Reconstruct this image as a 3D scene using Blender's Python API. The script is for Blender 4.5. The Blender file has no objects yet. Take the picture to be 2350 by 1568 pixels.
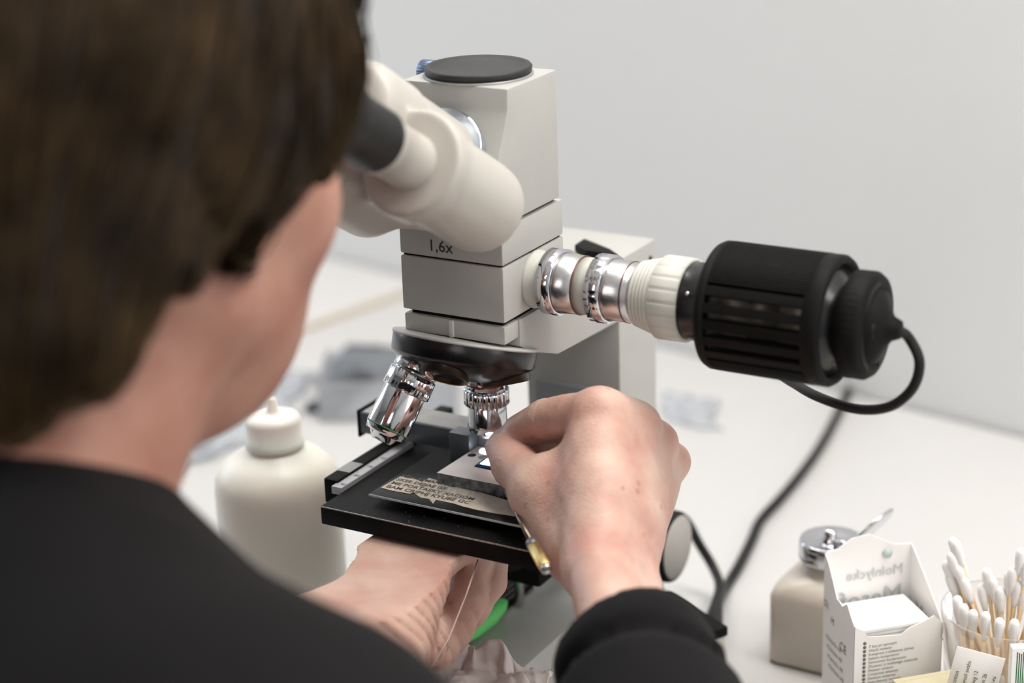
import bpy, bmesh, math, random
import numpy as np
from mathutils import Vector, Matrix

# ------------------------------------------------------------------ camera
sc = bpy.context.scene
COL = sc.collection
FPX, CX, CY = 4555.0, 1175.0, 784.0
def _rot():
    y, p, r = math.radians(-30.1), math.radians(-19.25), math.radians(-1.82)
    Rz = np.array([[math.cos(y), -math.sin(y), 0], [math.sin(y), math.cos(y), 0], [0, 0, 1]])
    B = np.array([[1, 0, 0], [0, 0, -1], [0, 1, 0]])
    P = np.array([[1, 0, 0], [0, math.cos(p), -math.sin(p)], [0, math.sin(p), math.cos(p)]])
    Q = np.array([[math.cos(r), -math.sin(r), 0], [math.sin(r), math.cos(r), 0], [0, 0, 1]])
    return Q @ P.T @ B @ Rz
M = _rot()
def ray(u, v): return M.T @ np.array([(u - CX) / FPX, (v - CY) / FPX, 1.0])
CAM = np.array([0, 0, .25]) - 1.02 * ray(1158.2, 746.3)
def at(u, v, **k):
    """3-D point seen at a photograph pixel, on the plane x=, y=, z= or at depth d="""
    d = ray(u, v)
    for a, i in (('x', 0), ('y', 1), ('z', 2)):
        if a in k: return CAM + d * (k[a] - CAM[i]) / d[i]
    return CAM + d * k['d']
cam = bpy.data.objects.new('camera', bpy.data.cameras.new('camera')); COL.objects.link(cam)
cam.matrix_world = Matrix(((M[0][0], -M[1][0], -M[2][0], CAM[0]), (M[0][1], -M[1][1], -M[2][1], CAM[1]),
                           (M[0][2], -M[1][2], -M[2][2], CAM[2]), (0, 0, 0, 1)))
cam.data.sensor_width = 36; cam.data.lens = FPX / 2350 * 36
cam.data.clip_start = .01; cam.data.clip_end = 50
cam.data.dof.use_dof = True; cam.data.dof.focus_distance = 1.045; cam.data.dof.aperture_fstop = 3.6
sc.camera = cam

# ------------------------------------------------------------------ world, lights, exposure
sc.view_settings.view_transform = 'Standard'; sc.view_settings.look = 'None'
sc.view_settings.gamma = 1; sc.view_settings.use_curve_mapping = False
sc.view_settings.exposure = 0.06
wd = bpy.data.worlds.new('world'); sc.world = wd; wd.use_nodes = True
wd.node_tree.nodes['Background'].inputs[0].default_value = (.75, .82, 1, 1)
wd.node_tree.nodes['Background'].inputs[1].default_value = .10

E1 = np.array([.9777, -.2098]); E2 = np.array([-.2098, -.9777]); WO = np.array([0, .598])
def RM(a, b, z):
    """room coordinates: a along the back wall, b out from it, z above the desk top"""
    p = WO + E1 * a + E2 * b
    return Vector((p[0], p[1], z))
RANG = math.atan2(E1[1], E1[0])
def area(name, loc, target, sx, sy, power, col):
    l = bpy.data.lights.new(name, 'AREA'); l.shape = 'RECTANGLE'; l.size = sx; l.size_y = sy
    l.energy = power; l.color = col
    o = bpy.data.objects.new(name, l); COL.objects.link(o); o.location = loc
    o.rotation_euler = (Vector(target) - Vector(loc)).to_track_quat('-Z', 'Y').to_euler()
    return o
LAMPS = [(-.75, .30, 1.0, .5), (.45, .32, 1.0, .5), (1.55, .34, 1.0, .5)]
POW = [12, 18, 14]
for (a, b, sx, sy), pw in zip(LAMPS, POW):
    p = RM(a, b, 1.70); area('ceiling_light_lamp', p, p - Vector((0, 0, 1)), sx, sy, pw, (1, .955, .90))
p = RM(2.35, .32, .80); area('window_light_right', p, p + Vector((-E1[0], -E1[1], -.12)), .62, 1.1, 6.5, (1, .96, .915))
p = RM(1.0, 2.85, .95); area('window_light_front', p, p + Vector((-E2[0] - E1[0] * .12, -E2[1] - E1[1] * .12, -.12)), 1.9, 1.1, 17, (1, .97, .94))  # unseen area light added for front fill; the front wall has no window
p = RM(-1.9, .75, .75); area('window_light_left', p, p + Vector((E1[0], E1[1], -.1)), .9, 1.0, 9, (.74, .86, 1))

# ------------------------------------------------------------------ materials
def mat(name, col, rough=.5, metal=0, bump=0, bscale=200, var=0, vscale=30, spec=.5, **kw):
    m = bpy.data.materials.new(name); m.use_nodes = True
    nt = m.node_tree; b = nt.nodes['Principled BSDF']
    b.inputs['Base Color'].default_value = (*col, 1); b.inputs['Roughness'].default_value = rough
    b.inputs['Metallic'].default_value = metal; b.inputs['Specular IOR Level'].default_value = spec
    for k, v in kw.items(): b.inputs[k.replace('_', ' ')].default_value = v
    tc = nt.nodes.new('ShaderNodeTexCoord')
    if var:
        n = nt.nodes.new('ShaderNodeTexNoise'); n.inputs['Scale'].default_value = vscale; n.inputs['Detail'].default_value = 6
        nt.links.new(tc.outputs['Object'], n.inputs['Vector'])
        r = nt.nodes.new('ShaderNodeMapRange'); r.inputs[1].default_value = .3; r.inputs[2].default_value = .7
        r.inputs[3].default_value = 1 - var; r.inputs[4].default_value = 1 + var
        nt.links.new(n.outputs['Fac'], r.inputs[0])
        mx = nt.nodes.new('ShaderNodeVectorMath'); mx.operation = 'SCALE'; mx.inputs[0].default_value = col
        nt.links.new(r.outputs[0], mx.inputs['Scale']); nt.links.new(mx.outputs[0], b.inputs['Base Color'])
    if bump:
        n = nt.nodes.new('ShaderNodeTexNoise'); n.inputs['Scale'].default_value = bscale; n.inputs['Detail'].default_value = 5
        nt.links.new(tc.outputs['Object'], n.inputs['Vector'])
        bp = nt.nodes.new('ShaderNodeBump'); bp.inputs['Strength'].default_value = bump; bp.inputs['Distance'].default_value = .0005
        nt.links.new(n.outputs['Fac'], bp.inputs['Height']); nt.links.new(bp.outputs[0], b.inputs['Normal'])
    return m
PAINT = mat('enamel_grey', (.455, .45, .432), .42, bump=.15, bscale=900, var=.03, vscale=25)
PAINTF = mat('enamel_cream', (.52, .495, .455), .34, bump=.08, bscale=700, var=.03)
CREAM = mat('cream_plastic', (.60, .60, .55), .5)
BLACK = mat('black_enamel', (.006, .006, .0065), .25, bump=.12, bscale=700, var=.2, vscale=60)
BLACKM = mat('black_matt', (.0045, .0043, .0043), .6, spec=.15, bump=.3, bscale=900, var=.15, vscale=80)
STAGEM = mat('stage_black', (.006, .0057, .0055), .5, spec=.13, bump=.25, bscale=500, var=.35, vscale=90)
RUBBER = mat('rubber_black', (.005, .005, .005), .5, spec=.35)
CAPM = mat('cap_plastic', (.016, .0155, .0155), .5, bump=.6, bscale=1500)
CHROME = mat('chrome', (.66, .66, .69), .10, 1)
SATIN = mat('satin_steel', (.62, .61, .62), .27, 1, bump=.1, bscale=900)
DARKST = mat('dark_steel', (.16, .18, .20), .35, .6, bump=.2, bscale=600)
BRASS = mat('brass', (.78, .58, .25), .28, 1, bump=.4, bscale=900, var=.2, vscale=300)
COPPER = mat('copper', (.16, .08, .06), .4, .6)
BLUESTEEL = mat('blue_steel', (.22, .28, .42), .3, .8)
WALLM = mat('wall_paint', (.73, .735, .74), .75, bump=.1, bscale=60, var=.012, vscale=1.5)
DESKM = mat('desk_laminate', (.575, .567, .56), .42, bump=.05, bscale=150, var=.01, vscale=5)
FLOORM = mat('floor_vinyl', (.12, .115, .11), .5, var=.1, vscale=8)
CEILM = mat('ceiling_tiles', (.75, .75, .74), .8)
BEIGE = mat('beige_edging', (.62, .55, .47), .5)
WHITEP = mat('white_plastic', (.8, .8, .78), .4)
CLOTH = mat('black_jersey', (.0055, .0052, .0058), .9, bump=.6, bscale=900, var=.18, vscale=12, spec=.18, Sheen_Weight=.02)
HAIRM = mat('brown_hair', (.018, .011, .007), .42, var=.55, vscale=45, spec=.35)
HAIRL = mat('brown_hair_strands', (.060, .036, .016), .45, var=.8, vscale=26, spec=.25)
COTTON = mat('cotton', (.88, .87, .86), .9, bump=.4, bscale=900)
WOOD = mat('birch_stick', (.82, .62, .38), .6, var=.12, vscale=200)
PAPER = mat('paper_white', (.93, .91, .90), .7, var=.02, vscale=30)
TISSUE = mat('tissue', (.74, .68, .67), .85, bump=.5, bscale=400, var=.05, vscale=60)
INK = mat('ink_black', (.03, .03, .03), .6)
INKG = mat('ink_olive', (.17, .17, .12), .7)
INKP = mat('ink_faint', (.50, .53, .52), .7)
INKT = mat('ink_teal', (.55, .66, .63), .7)
INKN = mat('ink_newsprint', (.10, .085, .07), .8)
GREEN = mat('green_rubber', (.16, .72, .20), .5)
GREENP = mat('green_print', (.03, .16, .06), .6)
NEWS = mat('newsprint', (.62, .55, .45), .85, var=.12, vscale=160, bump=.5, bscale=900)
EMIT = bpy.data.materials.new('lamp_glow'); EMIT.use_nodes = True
_b = EMIT.node_tree.nodes['Principled BSDF']; _b.inputs['Emission Color'].default_value = (.85, .93, 1, 1); _b.inputs['Emission Strength'].default_value = 12  # emission paints the light on chip and plate window; neither is a lamp

def glassy(name, col, rough=.3, trans=.6, ior=1.4):
    return mat(name, col, rough, Transmission_Weight=trans, IOR=ior)
HDPE = mat('milky_plastic', (.88, .85, .77), .35, Subsurface_Weight=.4, Subsurface_Scale=.02, var=.03, vscale=12)
HDPEC = mat('milky_cap', (.88, .86, .80), .4, Subsurface_Weight=.3, Subsurface_Scale=.01)
FROST = mat('frosted_bottle', (.66, .60, .53), .3, Transmission_Weight=.15, Subsurface_Weight=.3, Subsurface_Scale=.01, var=.08, vscale=12)
CLEARP = glassy('clear_plastic', (.93, .90, .88), .12, .92, 1.25)
FILM = glassy('plastic_film', (.85, .88, .92), .15, .75, 1.2)
FILMD = mat('dark_film', (.07, .078, .088), .5, spec=.3, var=.6, vscale=18, bump=.5, bscale=60)
YELP = glassy('yellow_plastic', (.80, .74, .52), .35, .4)
BLUEG = mat('blue_chip', (.01, .07, .22), .1)
PLATEG = mat('dark_plate', (.015, .0145, .014), .3, spec=.3, var=.3, vscale=70, bump=.1, bscale=500)
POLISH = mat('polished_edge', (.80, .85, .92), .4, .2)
# machined plate: light satin metal, streaked edge
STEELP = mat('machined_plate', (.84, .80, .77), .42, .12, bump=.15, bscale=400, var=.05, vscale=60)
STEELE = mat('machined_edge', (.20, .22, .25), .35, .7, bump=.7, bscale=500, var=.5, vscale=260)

def skin_mat(nm='skin', ca=(.55, .30, .245, 1), cb=(.69, .48, .395, 1)):
    m = bpy.data.materials.new(nm); m.use_nodes = True; nt = m.node_tree; N = nt.nodes; L = nt.links
    b = N['Principled BSDF']; b.inputs['Roughness'].default_value = .47; b.inputs['Specular IOR Level'].default_value = .4
    b.inputs['Subsurface Weight'].default_value = .35; b.inputs['Subsurface Scale'].default_value = .004
    b.inputs['Subsurface Radius'].default_value = (1, .35, .2)
    tc = N.new('ShaderNodeTexCoord')
    def noise(s, d=4):
        n = N.new('ShaderNodeTexNoise'); n.inputs['Scale'].default_value = s; n.inputs['Detail'].default_value = d
        L.new(tc.outputs['Object'], n.inputs['Vector']); return n
    n1 = noise(38); r1 = N.new('ShaderNodeValToRGB'); L.new(n1.outputs['Fac'], r1.inputs[0])
    e = r1.color_ramp.elements; e[0].position = .32; e[0].color = ca; e[1].position = .66; e[1].color = cb
    # freckles
    v = N.new('ShaderNodeTexVoronoi'); v.inputs['Scale'].default_value = 85; L.new(tc.outputs['Object'], v.inputs['Vector'])
    mr = N.new('ShaderNodeMapRange'); mr.inputs[1].default_value = .10; mr.inputs[2].default_value = .17; mr.inputs[3].default_value = 1; mr.inputs[4].default_value = 0
    L.new(v.outputs['Distance'], mr.inputs[0])
    n2 = noise(22); gt = N.new('ShaderNodeMath'); gt.operation = 'GREATER_THAN'; gt.inputs[1].default_value = .47; L.new(n2.outputs['Fac'], gt.inputs[0])
    mu = N.new('ShaderNodeMath'); mu.operation = 'MULTIPLY'; L.new(mr.outputs[0], mu.inputs[0]); L.new(gt.outputs[0], mu.inputs[1])
    mu2 = N.new('ShaderNodeMath'); mu2.operation = 'MULTIPLY'; mu2.inputs[1].default_value = .45; L.new(mu.outputs[0], mu2.inputs[0])
    mx = N.new('ShaderNodeMix'); mx.data_type = 'RGBA'; L.new(mu2.outputs[0], mx.inputs[0]); L.new(r1.outputs[0], mx.inputs[6]); mx.inputs[7].default_value = (.36, .17, .10, 1)
    L.new(mx.outputs[2], b.inputs['Base Color'])
    n3 = noise(900, 3); v2 = N.new('ShaderNodeTexVoronoi'); v2.inputs['Scale'].default_value = 700; L.new(tc.outputs['Object'], v2.inputs['Vector'])
    ad = N.new('ShaderNodeMath'); ad.operation = 'ADD'; L.new(n3.outputs['Fac'], ad.inputs[0]); L.new(v2.outputs['Distance'], ad.inputs[1])
    bp = N.new('ShaderNodeBump'); bp.inputs['Strength'].default_value = .42; bp.inputs['Distance'].default_value = .0003
    L.new(ad.outputs[0], bp.inputs['Height']); L.new(bp.outputs[0], b.inputs['Normal'])
    return m
SKIN = skin_mat()
SKINF = skin_mat('skin_face', (.42, .19, .14, 1), (.50, .265, .20, 1))  # ruddier face skin, with cheek shade and warm bounce put into the colour

# ------------------------------------------------------------------ helpers
def link(o, parent=None):
    COL.objects.link(o)
    if parent is not None:
        o.parent = parent; o.matrix_parent_inverse = Matrix.Translation(parent.location).inverted() if parent.type == 'EMPTY' else Matrix()
    return o
def thing(name, label, cat, loc, group=None):
    o = bpy.data.objects.new(name, None); o.empty_display_size = .02; o.location = Vector(loc)
    COL.objects.link(o); o['label'] = label; o['category'] = cat
    if group: o['group'] = group
    return o
def tag(o, label, cat, group=None, kind=None):
    o['label'] = label; o['category'] = cat
    if group: o['group'] = group
    if kind: o['kind'] = kind
    return o
def obj(name, bm, m, parent=None, smooth=None, label=None):
    """smooth: None flat, True all, or an angle in degrees for sharp edges"""
    me = bpy.data.meshes.new(name)
    if smooth is not None and smooth is not True:
        for e in bm.edges:
            if len(e.link_faces) == 2 and e.calc_face_angle(0) > math.radians(smooth): e.smooth = False
    bm.to_mesh(me); bm.free()
    if smooth is not None:
        me.polygons.foreach_set('use_smooth', [True] * len(me.polygons))
    for x in (m if isinstance(m, (list, tuple)) else [m]): me.materials.append(x)
    o = bpy.data.objects.new(name, me); link(o, parent)
    if label: o['label'] = label
    return o
def pyobj(name, V, F, m, parent=None, smooth=True):
    me = bpy.data.meshes.new(name); me.from_pydata([tuple(map(float, v)) for v in V], [], [tuple(map(int, f)) for f in F])
    me.materials.append(m)
    if smooth: me.polygons.foreach_set('use_smooth', [True] * len(me.polygons))
    return link(bpy.data.objects.new(name, me), parent)
def struct(name, bm, m): o = obj(name, bm, m); o['kind'] = 'structure'; return o

def box(bm, lo, hi, bev=.0012, seg=2, mat4=None):
    lo, hi = Vector(lo), Vector(hi)
    r = bmesh.ops.create_cube(bm, size=1); vs = r['verts']
    S = Matrix.Diagonal((*(hi - lo), 1)); T = Matrix.Translation((lo + hi) / 2)
    bmesh.ops.transform(bm, matrix=T @ S, verts=vs)
    if bev:
        es = list({e for v in vs for e in v.link_edges})
        r = bmesh.ops.bevel(bm, geom=es, offset=bev, segments=seg, affect='EDGES', profile=.6)
        vs = list({v for f in r['faces'] for v in f.verts} | {v for v in vs if v.is_valid})
    if mat4 is not None: bmesh.ops.transform(bm, matrix=mat4, verts=vs)
    return vs
def boxo(name, lo, hi, m, parent=None, bev=.0012, seg=2, mat4=None, label=None):
    bm = bmesh.new(); box(bm, lo, hi, bev, seg, mat4); return obj(name, bm, m, parent, smooth=35 if bev else None, label=label)
def frame(d):
    d = Vector(d).normalized(); u = d.orthogonal().normalized(); return u, d.cross(u).normalized(), d
def lathe(bm, prof, o, d, seg=48, u=None, caps=True, mi=None, fn=None):
    """prof: list of (t, r) along axis d from o. fn(angle, i) -> radius factor"""
    U, V, D = frame(d); o = Vector(o)
    if u is not None: U = (Vector(u) - D * Vector(u).dot(D)).normalized(); V = D.cross(U)
    rings = []
    for i, (t, r) in enumerate(prof):
        ring = []
        for k in range(seg):
            a = 2 * math.pi * k / seg; rr = r * (fn(a, i) if fn else 1)
            ring.append(bm.verts.new(o + D * t + (U * math.cos(a) + V * math.sin(a)) * rr))
        rings.append(ring)
    fs = []
    for i in range(len(rings) - 1):
        for k in range(seg):
            f = bm.faces.new((rings[i][k], rings[i][(k + 1) % seg], rings[i + 1][(k + 1) % seg], rings[i + 1][k]))
            if mi: f.material_index = mi[i]
            fs.append(f)
    if caps:
        if prof[0][1] > 1e-5: bm.faces.new(rings[0][::-1])
        if prof[-1][1] > 1e-5: bm.faces.new(rings[-1])
    return rings
def latheo(name, prof, o, d, m, parent=None, seg=48, smooth=35, label=None, **k):
    bm = bmesh.new(); lathe(bm, prof, o, d, seg, **k); return obj(name, bm, m, parent, smooth=smooth, label=label)
def prism(bm, pts, h, axis=Vector((1, 0, 0)), bev=0, seg=2):
    """pts: 3-D polygon, extruded by axis*h"""
    a = [bm.verts.new(Vector(p)) for p in pts]; b = [bm.verts.new(Vector(p) + Vector(axis) * h) for p in pts]
    n = len(pts); fs = [bm.faces.new(a[::-1]), bm.faces.new(b)]
    for i in range(n): fs.append(bm.faces.new((a[i], a[(i + 1) % n], b[(i + 1) % n], b[i])))
    bmesh.ops.recalc_face_normals(bm, faces=fs)
    if bev: bmesh.ops.bevel(bm, geom=list({e for f in fs for e in f.edges}), offset=bev, segments=seg, affect='EDGES', profile=.6)
def catmull(P, n=8):
    P = [np.array(p, float) for p in P]; P = [2 * P[0] - P[1]] + P + [2 * P[-1] - P[-2]]; out = []
    for i in range(1, len(P) - 2):
        for k in range(n):
            t = k / n; a, b, c, d = P[i - 1:i + 3]
            out.append(.5 * (2 * b + (c - a) * t + (2 * a - 5 * b + 4 * c - d) * t * t + (3 * b - a - 3 * c + d) * t ** 3))
    out.append(P[-2]); return out
def tube(bm, P, r, seg=10):
    rings = []; n = len(P); P = [Vector(p) for p in P]; up = None
    for i, p in enumerate(P):
        d = (P[min(i + 1, n - 1)] - P[max(i - 1, 0)]).normalized()
        if up is None: up = d.orthogonal().normalized()
        up = (up - d * up.dot(d)).normalized(); v = d.cross(up)
        rr = r[i] if hasattr(r, '__len__') else r
        rings.append([bm.verts.new(p + (up * math.cos(2 * math.pi * k / seg) + v * math.sin(2 * math.pi * k / seg)) * rr) for k in range(seg)])
    for i in range(n - 1):
        for k in range(seg): bm.faces.new((rings[i][k], rings[i][(k + 1) % seg], rings[i + 1][(k + 1) % seg], rings[i + 1][k]))
    bm.faces.new(rings[0][::-1]); bm.faces.new(rings[-1])
def tubeo(name, P, r, m, parent=None, seg=10, n=8):
    bm = bmesh.new(); tube(bm, catmull(P, n), r, seg); return obj(name, bm, m, parent, smooth=50)
def text(name, s, size, origin, xdir, ydir, m, parent=None, depth=0, shear=0, off=0):
    c = bpy.data.curves.new(name, 'FONT'); c.body = s; c.size = size; c.resolution_u = 2; c.extrude = depth; c.shear = shear; c.offset = off
    t = bpy.data.objects.new(name, c); COL.objects.link(t)
    bpy.context.view_layer.update()
    me = bpy.data.meshes.new_from_object(t.evaluated_get(bpy.context.evaluated_depsgraph_get()))
    bpy.data.objects.remove(t); bpy.data.curves.remove(c)
    x = Vector(xdir).normalized(); y = Vector(ydir).normalized(); z = x.cross(y)
    me.transform(Matrix(((x[0], y[0], z[0], origin[0]), (x[1], y[1], z[1], origin[1]), (x[2], y[2], z[2], origin[2]), (0, 0, 0, 1))))
    me.materials.clear(); me.materials.append(m); me.name = name
    return link(bpy.data.objects.new(name, me), parent)

# ------------------------------------------------------------------ implicit surfaces (bodies, cloth, hair)
def cone(P, a, b, ra, rb):
    a = np.asarray(a, np.float32); ab = np.asarray(b, np.float32) - a
    pa = P - a; t = np.clip(pa @ ab / (ab @ ab), 0, 1)
    return np.linalg.norm(pa - t[..., None] * ab, axis=-1) - (ra + (rb - ra) * t)
def ell(P, c, r, R=None):
    q = P - np.asarray(c, np.float32)
    if R is not None: q = q @ np.asarray(R, np.float32)
    r = np.asarray(r, np.float32); k0 = np.linalg.norm(q / r, axis=-1); k1 = np.linalg.norm(q / (r * r), axis=-1) + 1e-9
    return k0 * (k0 - 1) / k1
def smin(a, b, k):
    h = np.clip(.5 + .5 * (b - a) / k, 0, 1); return b + (a - b) * h - k * h * (1 - h)
def smax(a, b, k): return -smin(-a, -b, k)
def chain(P, pts, rs, k=.004):
    d = None
    for i in range(len(pts) - 1):
        c = cone(P, pts[i], pts[i + 1], rs[i], rs[i + 1]); d = c if d is None else smin(d, c, k)
    return d
def surfnet(f, lo, hi, h):
    lo = np.array(lo, np.float32); n = np.ceil((np.array(hi) - lo) / h).astype(int) + 1
    g = np.stack(np.meshgrid(*[lo[i] + h * np.arange(n[i], dtype=np.float32) for i in range(3)], indexing='ij'), -1)
    D = np.empty(tuple(n), np.float32)
    for i in range(0, n[0], 24): D[i:i + 24] = f(g[i:i + 24])
    acc = np.zeros((*(n - 1), 3), np.float32); cnt = np.zeros(tuple(n - 1), np.float32); ed = []
    for ax in range(3):
        s0 = [slice(None)] * 3; s1 = [slice(None)] * 3; s0[ax] = slice(0, -1); s1[ax] = slice(1, None)
        a, b = D[tuple(s0)], D[tuple(s1)]; cr = (a < 0) != (b < 0); ix = np.argwhere(cr)
        t = (a / (a - b + 1e-12))[cr]; pos = ix.astype(np.float32); pos[:, ax] += t
        o1, o2 = (ax + 1) % 3, (ax + 2) % 3; cells = []
        for d1, d2 in ((0, 0), (-1, 0), (-1, -1), (0, -1)):
            c = ix.copy(); c[:, o1] += d1; c[:, o2] += d2
            ok = np.all((c >= 0) & (c < n - 1), axis=1)
            np.add.at(acc, tuple(c[ok].T), pos[ok]); np.add.at(cnt, tuple(c[ok].T), 1); cells.append((c, ok))
        ed.append((cells, a[cr] < 0))
    used = cnt > 0; idx = -np.ones(tuple(n - 1), np.int64); idx[used] = np.arange(used.sum())
    V = lo + h * acc[used] / cnt[used][:, None]; F = []
    for cells, ins in ed:
        ok = np.all([c[1] for c in cells], axis=0); q = np.stack([idx[tuple(c[0][ok].T)] for c in cells], 1); i = ins[ok]
        q[~i] = q[~i][:, ::-1]; F.append(q)
    return V, np.concatenate(F)
def grad(f, P, e=.0015):
    g = np.stack([f(P + np.array(d, np.float32) * e) - f(P - np.array(d, np.float32) * e) for d in np.eye(3)], -1)
    return g / (np.linalg.norm(g, axis=-1, keepdims=True) + 1e-9)
_rng = np.random.RandomState(4)
def vnoise(P, s, seed=0):
    """cheap smooth noise: sum of sines"""
    r = np.random.RandomState(seed); o = 0
    for k in range(5):
        w = r.normal(size=3).astype(np.float32); w /= np.linalg.norm(w); o = o + np.sin((P @ w) * s * (.7 + .5 * k) + r.rand() * 6.28) / (1 + .5 * k)
    return o / 3

# ================================================================== ROOM
def roombox(name, a0, a1, b0, b1, z0, z1, m):
    bm = bmesh.new(); vs = box(bm, (a0, -b1, z0), (a1, -b0, z1), 0)
    bmesh.ops.transform(bm, matrix=Matrix.Translation((WO[0], WO[1], 0)) @ Matrix.Rotation(RANG, 4, 'Z'), verts=vs)
    return struct(name, bm, m)
ZF, ZC = -.74, 1.86
roombox('floor', -2.1, 2.6, -.1, 3.1, ZF - .1, ZF, FLOORM)
roombox('ceiling', -2.1, 2.6, -.1, 3.1, ZC, ZC + .1, CEILM)
roombox('wall_back', -2.1, 2.6, -.1, 0, ZF, ZC, WALLM)
DWALL = mat('wall_paint_grey', (.22, .22, .22), .8)
roombox('wall_front', -2.1, 2.6, 3.0, 3.1, ZF, ZC, DWALL)
roombox('baseboard_back', -2.0, 2.5, 0, .012, ZF, ZF + .08, WHITEP)
def wall_with_window(name, a0, a1, wb0, wb1, wz0, wz1, n):
    for k, (b0, b1, z0, z1) in enumerate(((0, wb0, ZF, ZC), (wb1, 3.0, ZF, ZC), (wb0, wb1, ZF, wz0), (wb0, wb1, wz1, ZC))):
        pass
    bm = bmesh.new()
    for (b0, b1, z0, z1) in ((0, wb0, ZF, ZC), (wb1, 3.0, ZF, ZC), (wb0, wb1, ZF, wz0), (wb0, wb1, wz1, ZC)):
        box(bm, (a0, -b1, z0), (a1, -b0, z1), 0)
    bmesh.ops.transform(bm, matrix=Matrix.Translation((WO[0], WO[1], 0)) @ Matrix.Rotation(RANG, 4, 'Z'), verts=bm.verts)
    struct(name, bm, WALLM)
    bm = bmesh.new(); am = (a0 + a1) / 2
    for (b0, b1, z0, z1) in ((wb0, wb1, wz0, wz0 + .05), (wb0, wb1, wz1 - .05, wz1), (wb0, wb0 + .05, wz0, wz1), (wb1 - .05, wb1, wz0, wz1), ((wb0 + wb1) / 2 - .025, (wb0 + wb1) / 2 + .025, wz0, wz1)):
        box(bm, (am - .02, -b1, z0), (am + .02, -b0, z1), 0)
    bmesh.ops.transform(bm, matrix=Matrix.Translation((WO[0], WO[1], 0)) @ Matrix.Rotation(RANG, 4, 'Z'), verts=bm.verts)
    struct('window_%d' % n, bm, WHITEP)
wall_with_window('wall_left', -2.1, -2.0, .2, 1.4, .15, 1.4, 1)
wall_with_window('wall_right', 2.5, 2.6, .04, .66, .1, 1.4, 2)

for (a, b, sx, sy) in LAMPS:
    p = RM(a, b, 0); T = Matrix.Translation((p.x, p.y, 0)) @ Matrix.Rotation(RANG * 0, 4, 'Z')
    lab = {-.75: 'flush white ceiling light over the left end of the desk', .45: 'flush white ceiling light over the middle of the desk', 1.55: 'flush white ceiling light nearest the right window'}[a]
    t = thing('ceiling_light', lab, 'lamp', (p.x, p.y, ZC))
    bm = bmesh.new()
    for (x0, x1, y0, y1) in ((-sx/2-.03, sx/2+.03, -sy/2-.03, -sy/2), (-sx/2-.03, sx/2+.03, sy/2, sy/2+.03), (-sx/2-.03, -sx/2, -sy/2, sy/2), (sx/2, sx/2+.03, -sy/2, sy/2)):
        box(bm, (x0, y0, ZC - .12), (x1, y1, ZC), 0, mat4=T)
    box(bm, (-sx/2, -sy/2, ZC - .01), (sx/2, sy/2, ZC), 0, mat4=T)
    obj('housing', bm, WHITEP, t)

# desks
def desk(name, label, a0, a1, b1, z, mname=DESKM):
    t = thing(name, label, 'desk', RM((a0 + a1) / 2, b1 / 2, ZF))
    T = Matrix.Translation((WO[0], WO[1], 0)) @ Matrix.Rotation(RANG, 4, 'Z')
    boxo('desktop', (a0, -b1, z - .028), (a1, -.004, z), DESKM, t, .002, 2, T)
    for x in (a0 + .06, a1 - .06):
        for y in (-.06, -b1 + .06):
            boxo('leg', (x - .025, y - .025, ZF), (x + .025, y + .025, z - .028), SATIN, t, .002, 1, T)
    return t, T
desk('desk', 'white laminate desk the microscope stands on', -.505, 2.2, .80, 0)
dl, T = desk('desk', 'white laminate desk with beige edge behind the seated person', -1.9, -.509, .80, .006)
boxo('edge_band', (-.509, -.80, -.022), (-.506, -.004, .0055), BEIGE, dl, 0, 1, T)

# ================================================================== MICROSCOPE
mic = thing('microscope', 'grey and cream laboratory microscope standing on the desk', 'microscope', (-.031, .06, 0))
XL, XR = -.062, 0.0
AXP = Vector((-.031, .034, 0))
# base and pillar
bm = bmesh.new()
prism(bm, [(XL - .018, -.105, 0), (XL - .018, .185, 0), (XL - .018, .185, .05), (XL - .018, -.070, .05), (XL - .018, -.105, .028)], .082, bev=.003)
obj('base', bm, PAINT, mic, 35)
boxo('pillar', (XL, .1305, .049), (XR, .1793, .2482), PAINT, mic, .0015)
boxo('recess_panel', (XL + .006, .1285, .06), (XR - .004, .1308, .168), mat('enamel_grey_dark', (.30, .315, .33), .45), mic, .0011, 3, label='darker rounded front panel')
bm = bmesh.new(); lathe(bm, [(0, .0018), (.002, .0018)], (XR - .0015, .1715, .2378), (1, 0, 0), 12)
obj('screw_hole', bm, RUBBER, mic)
# arm: underside rises to the rear
bm = bmesh.new()
prism(bm, [(XL, .0155, .2478), (XL, .131, .2478), (XL, .131, .2118), (XL, .057, .2155), (XL, .024, .2275), (XL, .0155, .2335)], .062, bev=.0012)
obj('arm', bm, PAINT, mic, 35)
bm = bmesh.new(); box(bm, (XL + .0005, .0006, .2385), (XR - .0005, .0152, .2482), .001)
obj('carrier', bm, PAINT, mic, 35, label='slim front block above the nosepiece')
boxo('index_rib', (-.0335, -.0008, .2388), (-.0310, .0012, .2480), CREAM, mic, .0004, label='raised white index mark')
# stacked blocks
boxo('gap_plate', (XL + .004, .003, .2478), (XR - .003, .0625, .2512), BLACKM, mic, 0)
boxo('illuminator_block', (XL, 0, .2505), (XR, .0656, .2803), PAINT, mic, .0014)
boxo('gap_plate', (XL + .0015, .0015, .2800), (XR - .0015, .064, .2815), BLACKM, mic, 0)
mag = boxo('magnifier_block', (XL, 0, .2812), (XR, .0656, .3008), PAINT, mic, .0014)
text('magnification_mark', '1,6x', .0088, (-.0445, -.0001, .2848), (1, 0, 0), (0, 0, 1), INK, mag, off=.00008)
boxo('gap_plate', (XL + .003, .005, .3005), (XR - .003, .061, .3032), BLACKM, mic, 0)
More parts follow.
